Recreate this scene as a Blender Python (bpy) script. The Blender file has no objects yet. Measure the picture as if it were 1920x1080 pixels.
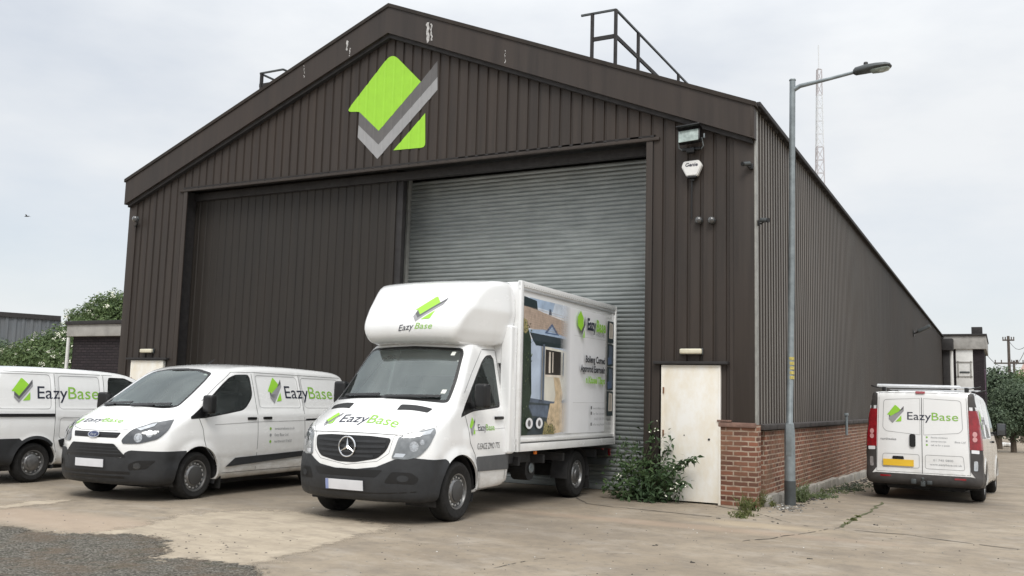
import bpy, bmesh, math, random
import numpy as np
from math import radians as R, sin, cos, pi
from mathutils import Vector, Matrix
from mathutils.bvhtree import BVHTree
from mathutils.noise import noise as pnoise
random.seed(7)
rng = np.random.default_rng(5)
SC = bpy.context.scene
COL = SC.collection

# ------------------------------------------------------------------ camera
CAM = Vector((3.3426, -14.3241, 1.5131))
yaw, pit, rol, FPX, CY = R(27.7679), R(6.6082), R(1.5336), 1750.5, 545.87
fw = Vector((-sin(yaw)*cos(pit), cos(yaw)*cos(pit), sin(pit)))
r0 = fw.cross(Vector((0, 0, 1))).normalized(); u0 = r0.cross(fw)
rt = r0*cos(rol) + u0*sin(rol); up = -r0*sin(rol) + u0*cos(rol)
cd = bpy.data.cameras.new("camera"); cam = bpy.data.objects.new("camera", cd); COL.objects.link(cam)
m = Matrix((rt, up, -fw)).transposed().to_4x4(); m.translation = CAM
cam.matrix_world = m
cd.sensor_width = 36; cd.lens = FPX/1920*36; cd.shift_y = (CY-540)/1920
cd.clip_start = .1; cd.clip_end = 3000
SC.camera = cam

# ------------------------------------------------------------------ light
SUN_EL, SUN_AZ = R(52), R(152)     # azimuth clockwise from +Y
W = bpy.data.worlds.new("World"); SC.world = W; W.use_nodes = True
nt = W.node_tree; nt.nodes.clear()
def N(t, **k):
    n = nt.nodes.new(t)
    for a, b in k.items(): setattr(n, a, b)
    return n
out = N('ShaderNodeOutputWorld'); bg = N('ShaderNodeBackground')
sky = N('ShaderNodeTexSky', sky_type='NISHITA'); sky.sun_disc = False
sky.sun_elevation = SUN_EL; sky.sun_rotation = SUN_AZ; sky.air_density = 1.0; sky.dust_density = 1.5
tc = N('ShaderNodeTexCoord'); mp = N('ShaderNodeMapping'); mp.inputs['Scale'].default_value = (1.0, 1.0, 2.6)
nz = N('ShaderNodeTexNoise'); nz.inputs['Scale'].default_value = 2.3; nz.inputs['Detail'].default_value = 6; nz.inputs['Roughness'].default_value = .55
nt.links.new(tc.outputs['Generated'], mp.inputs[0]); nt.links.new(mp.outputs[0], nz.inputs[0])
# overcast layer: brighter overhead than at the horizon, soft cloud structure
sp = N('ShaderNodeSeparateXYZ'); nt.links.new(tc.outputs['Generated'], sp.inputs[0])
el = N('ShaderNodeMapRange'); el.inputs[1].default_value = 0.25; el.inputs[2].default_value = 1.0; el.interpolation_type = 'SMOOTHSTEP'
el.inputs[3].default_value = 6.7; el.inputs[4].default_value = 14.5; nt.links.new(sp.outputs[2], el.inputs[0])
cr = N('ShaderNodeMapRange'); cr.inputs[1].default_value = .3; cr.inputs[2].default_value = .72; cr.inputs[3].default_value = .965; cr.inputs[4].default_value = 1.03
nt.links.new(nz.outputs[0], cr.inputs[0])
mu = N('ShaderNodeMath', operation='MULTIPLY'); nt.links.new(el.outputs[0], mu.inputs[0]); nt.links.new(cr.outputs[0], mu.inputs[1])
cl = N('ShaderNodeVectorMath', operation='SCALE'); cl.inputs[0].default_value = (.975, .998, 1.02); nt.links.new(mu.outputs[0], cl.inputs['Scale'])
mf = N('ShaderNodeMapRange'); mf.inputs[1].default_value = .3; mf.inputs[2].default_value = .62; mf.inputs[3].default_value = .68; mf.inputs[4].default_value = .97
nt.links.new(nz.outputs[0], mf.inputs[0])
mx = N('ShaderNodeMix', data_type='RGBA'); nt.links.new(mf.outputs[0], mx.inputs[0]); nt.links.new(sky.outputs[0], mx.inputs[6]); nt.links.new(cl.outputs[0], mx.inputs[7])
nt.links.new(mx.outputs[2], bg.inputs[0]); bg.inputs[1].default_value = .1
nt.links.new(bg.outputs[0], out.inputs[0])
sl = bpy.data.lights.new("sun", 'SUN'); sl.energy = 1.5; sl.angle = R(25); sl.color = (1, .96, .9)
so = bpy.data.objects.new("sun", sl); COL.objects.link(so)
sd = Vector((sin(SUN_AZ)*cos(SUN_EL), cos(SUN_AZ)*cos(SUN_EL), sin(SUN_EL)))
so.rotation_euler = sd.to_track_quat('Z', 'Y').to_euler(); so.location = (0, -20, 40)
vs = SC.view_settings; vs.view_transform = 'Standard'; vs.look = 'None'; vs.gamma = 1; vs.exposure = .42
SC.cycles.max_bounces = 8; SC.cycles.transparent_max_bounces = 12

def back(px, py, axis=2, val=0.0):
    "world point under a photograph pixel on an axis plane"
    D = fw + rt*((px-960)/FPX) - up*((py-CY)/FPX)
    return CAM + D*((val-CAM[axis])/D[axis])

def gz(x, y):
    "ground height: falls gently away along the side of the warehouse"
    return -.0205*min(max(y, 0), 60) if x > -3 else -.0205*min(max(y-3, 0), 57)*max(0, min(1, (x+14)/8))

# ------------------------------------------------------------------ materials
class Mt:
    def __init__(s, name):
        s.m = bpy.data.materials.new(name); s.m.use_nodes = True; s.t = s.m.node_tree; s.t.nodes.clear()
        s.o = s.n('ShaderNodeOutputMaterial'); s.b = s.n('ShaderNodeBsdfPrincipled'); s.l(s.b.outputs[0], s.o.inputs[0])
        s.tc = None
    def n(s, t, ins=None, **k):
        n = s.t.nodes.new(t)
        for a, b in k.items(): setattr(n, a, b)
        for a, b in (ins or {}).items():
            if hasattr(b, 'is_linked') or hasattr(b, 'node'): s.l(b, n.inputs[a])
            else: n.inputs[a].default_value = b
        return n
    def l(s, a, b): s.t.links.new(a, b)
    def co(s, scale=(1, 1, 1), loc=(0, 0, 0), rot=(0, 0, 0)):
        if not s.tc: s.tc = s.n('ShaderNodeTexCoord')
        return s.n('ShaderNodeMapping', {0: s.tc.outputs['Object'], 'Scale': scale, 'Location': loc, 'Rotation': rot}).outputs[0]
    def noise(s, vec, scale, detail=4, rough=.55, dist=0):
        return s.n('ShaderNodeTexNoise', {'Vector': vec, 'Scale': scale, 'Detail': detail, 'Roughness': rough, 'Distortion': dist}).outputs[0]
    def ramp(s, f, a, b, lo=0., hi=1.):
        return s.n('ShaderNodeMapRange', {0: f, 1: a, 2: b, 3: lo, 4: hi}, clamp=True).outputs[0]
    def mix(s, f, a, b, mode='MIX'):
        n = s.n('ShaderNodeMix', data_type='RGBA', blend_type=mode)
        for i, v in ((0, f), (6, a), (7, b)):
            if hasattr(v, 'node'): s.l(v, n.inputs[i])
            else: n.inputs[i].default_value = v if i == 0 else (*v[:3], 1)
        return n.outputs[2]
    def math(s, op, a, b=0.):
        return s.n('ShaderNodeMath', {0: a, 1: b}, operation=op).outputs[0]
    def set(s, color=None, rough=None, metal=None, spec=None, coat=None, bump=None, bstr=.2, bdist=.01):
        for k, v in (('Base Color', color), ('Roughness', rough), ('Metallic', metal), ('Specular IOR Level', spec), ('Coat Weight', coat)):
            if v is None: continue
            if hasattr(v, 'node'): s.l(v, s.b.inputs[k])
            else: s.b.inputs[k].default_value = (*v[:3], 1) if k == 'Base Color' else v
        if bump is not None:
            s.l(s.n('ShaderNodeBump', {'Height': bump, 'Strength': bstr, 'Distance': bdist}).outputs[0], s.b.inputs['Normal'])
        return s.m

def simple(name, col, rough=.5, metal=0, spec=.5, var=.12, scale=6, coat=0, bump=0):
    k = Mt(name); v = k.co(); f = k.noise(v, scale, 5)
    c = k.mix(k.ramp(f, .3, .7), tuple(x*(1-var) for x in col), tuple(x*(1+var) for x in col))
    rr = k.ramp(k.noise(v, scale*2.3, 3), .3, .7, max(0, rough-.06), min(1, rough+.08))
    return k.set(c, rr, metal, spec, coat, f if bump else None, bump)

def van_paint(name, dirt=.35, base=(.83, .835, .83)):
    k = Mt(name); z = k.n('ShaderNodeSeparateXYZ', {0: k.co()}).outputs[2]
    low = k.ramp(z, .25, .85, 1, 0)
    f = k.noise(k.co((1, 1, 2.5)), 3.0, 6, .65)
    d = k.math('MULTIPLY', k.math('MULTIPLY', low, k.ramp(f, .3, .75)), dirt*1.5)
    fine = k.math('MULTIPLY', k.ramp(k.noise(k.co((3, 3, .7)), 2.2, 5), .5, .8), .07)
    c = k.mix(k.math('ADD', d, fine), base, (.36, .32, .26))
    return k.set(c, k.ramp(f, .3, .7, .18, .30), 0, .5, .9)

M = {}
M['paint'] = van_paint('white_van_paint', .6)
M['paint2'] = van_paint('white_luton_panel', .15, (.80, .81, .81))
M['plastic'] = simple('dark_grey_plastic', (.026, .0275, .030), .55, spec=.4, var=.2)
M['black'] = simple('black_trim', (.005, .005, .0055), .42)
M['gap'] = simple('panel_gap_dark', (.10, .10, .10), .8)
M['rubber'] = simple('tyre_rubber', (.018, .0175, .017), .8, spec=.25, var=.3, scale=20)
M['steel'] = simple('silver_wheel', (.21, .21, .21), .38, .75, var=.15, scale=15)
M['hubdark'] = simple('grey_hub_cap', (.06, .06, .06), .5, .2)
M['chrome'] = simple('chrome', (.75, .76, .78), .12, 1, var=.03)
M['lamp'] = simple('headlamp_grey', (.075, .078, .082), .08, .5, var=.25, scale=9, coat=1)
M['lampt'] = simple('truck_headlamp', (.21, .22, .225), .1, .5, var=.3, scale=9, coat=1)
M['vent'] = simple('bright_vent', (.46, .46, .45), .35, .4)
M['lampr'] = simple('lamp_reflector', (.42, .43, .44), .2, .7, var=.4, scale=40, coat=1)
M['mglass'] = simple('dark_mirror_glass', (.05, .055, .06), .1, coat=.5)
M['lamp2'] = simple('headlamp_bright', (.50, .52, .54), .12, .6, var=.2, scale=14, coat=1)
M['amber'] = simple('amber_lens', (.75, .2, .03), .2)
M['red'] = simple('red_lens', (.25, .010, .016), .16, coat=.6, var=.3, scale=14)
M['pinkl'] = simple('clear_pink_lens', (.6, .3, .3), .15, coat=.6)
M['reflect'] = simple('white_reflector', (.75, .76, .78), .35)
M['plate'] = simple('white_number_plate', (.66, .67, .70), .45, var=.05)
M['yplate'] = simple('yellow_number_plate', (.80, .50, .03), .4, var=.04)
M['blue'] = simple('blue_badge', (.025, .04, .11), .2, coat=.5)
M['inter'] = simple('cab_interior', (.075, .08, .085), .8)
M['seat'] = simple('seat_cloth', (.10, .105, .115), .9)
M['paper'] = simple('paper', (.7, .72, .66), .7)
M['lgreen'] = simple('logo_green', (.30, .62, .045), .42, var=.06)
M['lgreen2'] = simple('logo_text_green', (.25, .50, .06), .42, var=.06)
M['lnavy'] = simple('logo_navy', (.018, .022, .042), .4)
M['lgrey'] = simple('logo_grey', (.10, .10, .105), .5, var=.06)
M['lgrey2'] = simple('logo_light_grey', (.30, .30, .31), .5, var=.06)
M['stxt'] = simple('small_text_grey', (.30, .31, .32), .5)
M['galv'] = simple('galvanised_steel', (.23, .262, .275), .5, .35, var=.2, scale=9)
M['galvdark'] = simple('dark_galvanised_steel', (.07, .078, .08), .5, .3, var=.2)
M['chassis'] = simple('chassis_dark', (.022, .022, .023), .75, var=.4)

def glass(name, tint, ior=1.6):
    k = Mt(name)
    fr = k.n('ShaderNodeFresnel', {'IOR': ior}); tr = k.n('ShaderNodeBsdfTransparent', {'Color': (*tint, 1)})
    gl = k.n('ShaderNodeBsdfGlossy', {'Color': (.86, .94, .92, 1), 'Roughness': .02})
    d = k.n('ShaderNodeBsdfDiffuse', {'Color': (.30, .335, .33, 1)})   # road dust film, brightened to stand in for reflected sky
    a = k.n('ShaderNodeMixShader', {0: k.ramp(k.noise(k.co(), 1.6, 5), .35, .75, .02, .17), 1: tr.outputs[0], 2: d.outputs[0]})
    mxx = k.n('ShaderNodeMixShader', {0: fr.outputs[0], 1: a.outputs[0], 2: gl.outputs[0]})
    k.l(mxx.outputs[0], k.o.inputs[0]); return k.m
M['glass'] = glass('windscreen_glass', (.80, .87, .85), 2.1)
M['sglass'] = glass('side_window_glass', (.40, .44, .43), 1.4)

# painted steel cladding
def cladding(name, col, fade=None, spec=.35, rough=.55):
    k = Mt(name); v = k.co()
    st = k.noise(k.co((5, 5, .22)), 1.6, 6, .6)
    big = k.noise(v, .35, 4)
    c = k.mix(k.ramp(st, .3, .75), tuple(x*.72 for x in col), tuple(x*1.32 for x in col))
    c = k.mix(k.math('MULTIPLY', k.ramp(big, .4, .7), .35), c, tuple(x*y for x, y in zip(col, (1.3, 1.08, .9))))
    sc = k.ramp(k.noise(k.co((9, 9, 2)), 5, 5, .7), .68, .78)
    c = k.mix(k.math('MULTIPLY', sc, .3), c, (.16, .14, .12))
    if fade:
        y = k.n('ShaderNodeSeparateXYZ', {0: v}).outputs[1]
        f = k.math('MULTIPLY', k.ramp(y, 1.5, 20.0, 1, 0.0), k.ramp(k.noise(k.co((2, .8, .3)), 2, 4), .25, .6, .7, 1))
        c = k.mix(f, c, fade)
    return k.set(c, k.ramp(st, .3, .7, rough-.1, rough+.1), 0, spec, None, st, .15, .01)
M['clad'] = cladding('brown_cladding', (.038, .0305, .026))
M['cladpanel'] = cladding('brown_door_cladding', (.025, .0215, .0185))
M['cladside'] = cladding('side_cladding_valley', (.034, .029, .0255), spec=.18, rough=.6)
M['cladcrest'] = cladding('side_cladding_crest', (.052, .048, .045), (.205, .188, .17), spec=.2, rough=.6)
M['trimgrey'] = simple('faded_corner_trim', (.30, .30, .28), .55, var=.2)
M['trim'] = cladding('brown_fascia', (.039, .0315, .0275))
M['darktrim'] = simple('dark_trim', (.022, .020, .020), .7, var=.3)
k = Mt('galvanised_shutter'); st = k.noise(k.co((.6, 1, 5)), 3, 6, .6); b2 = k.noise(k.co((1, 1, .35)), 1.2, 4)
c = k.mix(k.ramp(st, .3, .7), (.205, .225, .222), (.335, .358, .352)); c = k.mix(k.math('MULTIPLY', k.ramp(b2, .45, .7), .4), c, (.16, .18, .18))
M['shutter'] = k.set(c, .42, .12, .5)

def brick(name, c1, c2, mortar, stain, sx=.225, sz=.075, dirt=.5):
    k = Mt(name); s = k.n('ShaderNodeSeparateXYZ', {0: k.co()})
    u = k.math('ADD', s.outputs[0], s.outputs[1])
    wob = k.math('MULTIPLY', k.math('SUBTRACT', k.noise(k.co(), 9, 3), .5), .018)
    vec = k.n('ShaderNodeCombineXYZ', {0: k.math('ADD', u, wob), 1: k.math('ADD', s.outputs[2], wob)}).outputs[0]
    bt = k.n('ShaderNodeTexBrick', {'Vector': vec, 'Color1': (*c1, 1), 'Color2': (*c2, 1), 'Mortar': (*mortar, 1), 'Scale': 1.0, 'Mortar Size': .0125,
             'Mortar Smooth': .25, 'Bias': -.1, 'Brick Width': sx, 'Row Height': sz})
    n2 = k.noise(k.co(), 1.7, 6, .65); n3 = k.noise(k.co(), 14, 4)
    c = k.mix(k.math('MULTIPLY', k.ramp(n2, .42, .68), dirt), bt.outputs[0], stain)
    c = k.mix(k.ramp(n3, .3, .75, 0, .45), c, tuple(x*.55 for x in c1))
    h = k.math('ADD', k.math('MULTIPLY', bt.outputs['Fac'], -1.), k.math('MULTIPLY', n3, .5))
    return k.set(c, .88, 0, .2, None, h, .7, .012)
M['brick'] = brick('red_brick', (.26, .11, .07), (.075, .038, .033), (.42, .345, .27), (.18, .12, .08), dirt=.8)
M['dbrick'] = brick('dark_brick', (.05, .04, .045), (.03, .026, .03), (.02, .018, .02), (.04, .035, .035))
M['coping'] = simple('stone_coping', (.055, .048, .045), .85, var=.35, scale=5, bump=.3)
M['brickcap'] = simple('worn_brick_coping', (.19, .115, .09), .9, var=.35, scale=9, bump=.4)
M['conc'] = simple('pale_concrete', (.34, .33, .31), .85, var=.2, scale=3, bump=.2)
M['plinth'] = simple('concrete_plinth', (.27, .255, .225), .9, var=.35, scale=3, bump=.3)
k = Mt('white_door_paint'); r1 = k.ramp(k.noise(k.co((1.3, 1.3, .7)), 1.5, 7, .68), .42, .75); r2 = k.ramp(k.noise(k.co((2, 2, 1)), 5, 6, .75), .72, .78)
c = k.mix(k.math('MULTIPLY', r1, .85), (.82, .81, .77), (.66, .56, .38)); c = k.mix(r2, c, (.22, .10, .05))
M['door'] = k.set(c, .45, 0, .4)
M['lampcream'] = simple('cream_diffuser', (.62, .58, .45), .4, var=.12)
M['whitep'] = simple('white_pvc', (.72, .72, .70), .4, var=.06)
M['peel'] = simple('bare_peeling_patch', (.42, .41, .40), .7, var=.4, scale=25)
M['farclad'] = cladding('blue_grey_cladding', (.12, .135, .15))
M['wood'] = simple('weathered_wood', (.09, .075, .065), .85, var=.3)

def leafmat(name, c1, c2, c3):
    k = Mt(name); g = k.n('ShaderNodeNewGeometry')
    f = g.outputs['Random Per Island']
    n = k.noise(k.co(), 1.3, 3)
    c = k.mix(f, c1, c2); c = k.mix(k.ramp(n, .4, .7, 0, .7), c, c3)
    k.set(c, .6, 0, .3)
    tl = k.n('ShaderNodeBsdfTranslucent', {'Color': c}); ms = k.n('ShaderNodeMixShader', {0: .25, 1: k.b.outputs[0], 2: tl.outputs[0]})
    k.l(ms.outputs[0], k.o.inputs[0]); return k.m
M['leaf'] = leafmat('shrub_leaf', (.030, .060, .022), (.085, .135, .05), (.05, .085, .045))
M['leafdk'] = leafmat('hedge_leaf', (.065, .10, .058), (.15, .195, .12), (.10, .14, .095))
M['leafel'] = leafmat('elder_leaf', (.055, .095, .035), (.17, .235, .095), (.10, .145, .06))
M['leafpale'] = leafmat('pale_leaf', (.09, .13, .05), (.16, .20, .09), (.12, .15, .08))
M['grass'] = leafmat('weed_leaf', (.07, .10, .03), (.17, .18, .07), (.12, .12, .05))
M['flower'] = simple('cream_blossom', (.72, .72, .60), .7)
M['bark'] = simple('bark', (.10, .08, .06), .9, var=.3, scale=20, bump=.4)
M['stem'] = simple('stem', (.07, .075, .035), .8)

# ground: concrete yard with sandy wash, grit, stains and painted shade under the vehicles
k = Mt('yard_concrete'); P3 = k.co()
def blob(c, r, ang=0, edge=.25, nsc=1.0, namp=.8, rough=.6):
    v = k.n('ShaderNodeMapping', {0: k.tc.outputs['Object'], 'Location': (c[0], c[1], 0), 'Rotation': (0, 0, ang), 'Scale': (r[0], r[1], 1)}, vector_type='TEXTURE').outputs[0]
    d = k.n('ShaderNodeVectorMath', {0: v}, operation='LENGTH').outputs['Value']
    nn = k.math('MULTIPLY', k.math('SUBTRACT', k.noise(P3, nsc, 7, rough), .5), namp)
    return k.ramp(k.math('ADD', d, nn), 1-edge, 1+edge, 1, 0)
big = k.noise(P3, .45, 6, .6); mid = k.noise(P3, 2.2, 7, .65); fin = k.noise(P3, 38, 5, .7); sm = k.noise(k.co((1, 1, 1), rot=(0, 0, .5)), 9, 6, .7)
c = k.mix(k.ramp(big, .3, .7), (.228, .186, .137), (.34, .287, .22))
c = k.mix(k.ramp(mid, .42, .66, 0, .65), c, (.19, .162, .130))
stk = k.noise(k.co((.8, 1.2, 1), rot=(0, 0, .6)), 1.7, 9, .72); c = k.mix(k.ramp(stk, .50, .68, 0, .6), c, (.37, .33, .28)); c = k.mix(k.ramp(stk, .45, .33, 0, .4), c, (.155, .135, .11))
c = k.mix(k.ramp(sm, .54, .70, 0, .5), c, (.13, .118, .10))
GROUND = dict(k=k, c=c, fin=fin, mid=mid, sm=sm, P3=P3)
sand = (.50, .42, .32)
a4 = back(120, 975); f2 = blob((a4.x, a4.y), (2.4, .5), .0, .3, 1.4, 1.0)
c = k.mix(k.math('MULTIPLY', f2, .55), c, (.40, .31, .235))
for px, py, rx, ry, s_, colr in ((380, 905, 3.0, .9, .55, (.07, .063, .055)), (980, 925, 1.6, 1.6, .5, (.08, .072, .062)), (1740, 930, 1.1, 1.2, .5, (.08, .072, .062)), (1270, 985, 2.2, .22, .5, (.36, .27, .20)), (1420, 985, .8, .25, .6, (.42, .34, .24)), (330, 925, 3.2, .8, .35, (.14, .125, .105)), (850, 975, 2.2, .9, .3, (.16, .14, .12))):  # dark blobs below the vehicles: oily stains that also paint in deeper shade
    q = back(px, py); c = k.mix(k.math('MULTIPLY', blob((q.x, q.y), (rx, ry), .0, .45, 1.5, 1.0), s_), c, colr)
c = k.mix(k.ramp(fin, .62, .75, 0, .35), c, (.10, .09, .08)); c = k.mix(k.ramp(fin, .38, .25, 0, .3), c, (.48, .44, .38))
h = k.math('ADD', k.math('MULTIPLY', fin, .45), k.math('MULTIPLY', mid, .7))
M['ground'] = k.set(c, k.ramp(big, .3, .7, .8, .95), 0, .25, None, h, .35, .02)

k = Mt('sandy_wash'); mid = k.noise(k.co(), 2.4, 8, .68); fin = k.noise(k.co(), 40, 5, .7); st = k.noise(k.co((.7, 1.5, 1), rot=(0, 0, .4)), 3.0, 8, .7)
c = k.mix(k.ramp(mid, .3, .7), (.36, .305, .235), (.50, .43, .335)); c = k.mix(k.ramp(st, .48, .62, 0, .7), c, (.29, .25, .20)); c = k.mix(k.ramp(fin, .62, .75, 0, .3), c, (.16, .13, .10))
M['sand'] = k.set(c, .95, 0, .15, None, k.math('ADD', mid, k.math('MULTIPLY', fin, .4)), .3, .02)
def crumble(k, soft, amps, top=1.):
    e = k.n('ShaderNodeAttribute', attribute_name='edge').outputs['Fac']
    for s_, a_ in amps: e = k.math('ADD', e, k.math('MULTIPLY', k.math('SUBTRACT', k.noise(k.co(), s_, 5, .65), .5), a_))
    f_ = k.ramp(e, soft, -soft, 0, top); t_ = k.n('ShaderNodeBsdfTransparent')
    k.l(k.n('ShaderNodeMixShader', {0: f_, 1: t_.outputs[0], 2: k.b.outputs[0]}).outputs[0], k.o.inputs[0])
crumble(k, .10, ((2.2, .7), (9, .35), (40, .2)), .9)
k = Mt('grit_surface'); mid = k.noise(k.co(), 2.2, 7, .65); fin = k.noise(k.co(), 55, 5, .75); P3 = k.co()
vr = k.n('ShaderNodeTexVoronoi', {'Vector': P3, 'Scale': 58.0}); vc = k.n('ShaderNodeSeparateColor', {0: vr.outputs['Color']}).outputs[0]
c = k.mix(k.ramp(fin, .35, .7), (.07, .064, .053), (.19, .176, .15)); c = k.mix(k.ramp(vc, .45, 1), c, (.27, .255, .22)); c = k.mix(k.ramp(vc, .3, .0, 0, .8), c, (.045, .041, .034))
c = k.mix(k.ramp(mid, .46, .64, 0, .75), c, (.17, .13, .095)); c = k.mix(k.ramp(k.noise(P3, 4, 6, .7), .55, .7, 0, .55), c, (.055, .062, .032))
M['grit'] = k.set(c, .95, 0, .2, None, k.math('ADD', k.math('MULTIPLY', vr.outputs['Distance'], -1.2), fin), .9, .02)
crumble(k, .05, ((3, .45), (12, .40), (45, .38)))

# ------------------------------------------------------------------ object helpers
def tag(o, label=None, cat=None, group=None, kind=None):
    for a, b in (('label', label), ('category', cat), ('group', group), ('kind', kind)):
        if b: o[a] = b
    return o
def empty(name, loc=(0, 0, 0), rz=0, parent=None):
    o = bpy.data.objects.new(name, None); COL.objects.link(o); o.location = loc; o.rotation_euler = (0, 0, rz); o.empty_display_size = .2
    if parent: o.parent = parent
    return o
def link(name, me, parent=None):
    o = bpy.data.objects.new(name, me); COL.objects.link(o)
    if parent: o.parent = parent
    return o
def obj(name, bm, mats, parent=None, smooth=35, loc=None, rz=None):
    me = bpy.data.meshes.new(name); bm.normal_update(); bm.to_mesh(me); bm.free()
    for m_ in (mats if isinstance(mats, (list, tuple)) else [mats]): me.materials.append(m_)
    if smooth:
        me.polygons.foreach_set('use_smooth', [True]*len(me.polygons)); me.set_sharp_from_angle(angle=R(smooth))
    o = link(name, me, parent)
    if loc is not None: o.location = loc
    if rz is not None: o.rotation_euler = (0, 0, rz)
    return o
def B(): return bmesh.new()
def faces_mi(bm, n0, mi):
    if mi:
        bm.faces.ensure_lookup_table()
        for f_ in bm.faces[n0:]: f_.material_index = mi
def box(bm, c, s, bev=0, rot=None, mi=0, seg=2):
    "c = centre, s = full size"
    tb = bmesh.new(); bmesh.ops.create_cube(tb, size=1)
    bmesh.ops.scale(tb, vec=s, verts=tb.verts)
    if bev: bmesh.ops.bevel(tb, geom=tb.edges[:], offset=bev, segments=seg, affect='EDGES', profile=.6)
    if rot is not None: bmesh.ops.transform(tb, matrix=rot.to_4x4() if len(rot.row) == 3 else rot, verts=tb.verts)
    bmesh.ops.translate(tb, vec=c, verts=tb.verts); join(bm, tb, mi)
def join(bm, tb, mi=0):
    mp_ = {v: bm.verts.new(v.co) for v in tb.verts}
    for f_ in tb.faces:
        try: nf = bm.faces.new([mp_[v] for v in f_.verts]); nf.material_index = mi or f_.material_index
        except ValueError: pass
    tb.free()
def bar(bm, a, b, w, h=None, mi=0, bev=0):
    "rectangular bar from a to b"
    a, b = Vector(a), Vector(b); d = b-a; L_ = d.length; z = d.normalized()
    x = z.cross(Vector((0, 0, 1)))
    if x.length < 1e-3: x = Vector((1, 0, 0))
    x.normalize(); y = z.cross(x)
    m3 = Matrix((x, y, z)).transposed()
    box(bm, (a+b)/2, (w, h or w, L_), bev, m3, mi)
def tube(bm, pts, rad, n=10, mi=0, caps=True):
    pts = [Vector(p) for p in pts]; rads = rad if isinstance(rad, (list, tuple)) else [rad]*len(pts)
    rings = []; px_ = None
    for i, p in enumerate(pts):
        d = (pts[min(i+1, len(pts)-1)]-pts[max(i-1, 0)]).normalized()
        x = px_ - d*px_.dot(d) if px_ else d.cross(Vector((0, 0, 1)) if abs(d.z) < .9 else Vector((1, 0, 0)))
        x.normalize(); px_ = x; y = d.cross(x)
        rings.append([bm.verts.new(p + (x*cos(t)+y*sin(t))*rads[i]) for t in [2*pi*j/n for j in range(n)]])
    for a, b in zip(rings, rings[1:]):
        for j in range(n):
            f_ = bm.faces.new((a[j], a[(j+1) % n], b[(j+1) % n], b[j])); f_.material_index = mi
    if caps:
        for r_ in (rings[0][::-1], rings[-1]):
            f_ = bm.faces.new(r_); f_.material_index = mi
def lathe(bm, prof, origin, axis, n=32, mi=0):
    "prof: (radius, offset along axis)"
    a = Vector(axis).normalized(); x = a.orthogonal().normalized(); y = a.cross(x); o = Vector(origin); rings = []
    for r_, t in prof:
        if r_ < 1e-5: rings.append([bm.verts.new(o+a*t)])
        else: rings.append([bm.verts.new(o+a*t+(x*cos(q)+y*sin(q))*r_) for q in [2*pi*j/n for j in range(n)]])
    for A, C in zip(rings, rings[1:]):
        for j in range(n):
            v = [A[j % len(A)], A[(j+1) % len(A)], C[(j+1) % len(C)], C[j % len(C)]]
            v = list(dict.fromkeys(v))
            if len(v) > 2:
                try: bm.faces.new(v).material_index = mi
                except ValueError: pass
def prism(bm, pts2, f3, thick, mi=0):
    "polygon pts2 mapped by f3(u,v)->Vector, extruded by vector thick"
    a = [bm.verts.new(f3(*p)) for p in pts2]; b = [bm.verts.new(v.co+Vector(thick)) for v in a]; n = len(a)
    for f_ in (a, b[::-1]): bm.faces.new(f_).material_index = mi
    for i in range(n): bm.faces.new((a[i], b[i], b[(i+1) % n], a[(i+1) % n])).material_index = mi
def fixn(bm): bmesh.ops.recalc_face_normals(bm, faces=bm.faces); return bm
def roundpoly(pts, r, n=4):
    "round the corners of a polygon; r may be a list"
    out_ = []; L_ = len(pts)
    for i, p in enumerate(pts):
        rr = r[i] if isinstance(r, (list, tuple)) else r
        p = Vector(p); a = Vector(pts[i-1])-p; b = Vector(pts[(i+1) % L_])-p
        if rr <= 0: out_.append(tuple(p)); continue
        rr = min(rr, a.length*.45, b.length*.45); a = p+a.normalized()*rr; b = p+b.normalized()*rr
        for j in range(n+1):
            t = j/n; out_.append(tuple(a*(1-t)**2+p*2*t*(1-t)+b*t*t))
    return out_
def text_bm(s, size, shear=0, bold=0, spacing=1.0, sx=1.0):
    cu = bpy.data.curves.new('t', 'FONT'); cu.body = s; cu.size = size; cu.shear = shear; cu.offset = bold; cu.space_character = spacing; cu.resolution_u = 3; cu.fill_mode = 'FRONT'
    o = bpy.data.objects.new('t', cu); COL.objects.link(o); dg = bpy.context.evaluated_depsgraph_get(); dg.update()
    me = bpy.data.meshes.new_from_object(o.evaluated_get(dg)); bm = B(); bm.from_mesh(me)
    bpy.data.objects.remove(o); bpy.data.curves.remove(cu); bpy.data.meshes.remove(me)
    if sx != 1: bmesh.ops.scale(bm, vec=(sx, 1, 1), verts=bm.verts)
    bmesh.ops.triangulate(bm, faces=bm.faces)
    return bm
def poly_bm(pts):
    bm = B(); bm.faces.new([bm.verts.new((p[0], p[1], 0)) for p in pts]); bmesh.ops.triangulate(bm, faces=bm.faces); return bm
def bmwidth(bm): xs = [v.co.x for v in bm.verts]; return max(xs)-min(xs), min(xs)
def cutgrid(bm, step, axes=(0, 1)):
    for ax in axes:
        if not bm.verts: return bm
        lo = min(v.co[ax] for v in bm.verts); hi = max(v.co[ax] for v in bm.verts); t = math.floor(lo/step)*step+step
        nrm = [0, 0, 0]; nrm[ax] = 1
        while t < hi-1e-4:
            co_ = [0, 0, 0]; co_[ax] = t
            bmesh.ops.bisect_plane(bm, geom=bm.verts[:]+bm.edges[:]+bm.faces[:], plane_co=co_, plane_no=nrm); t += step
    return bm
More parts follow.
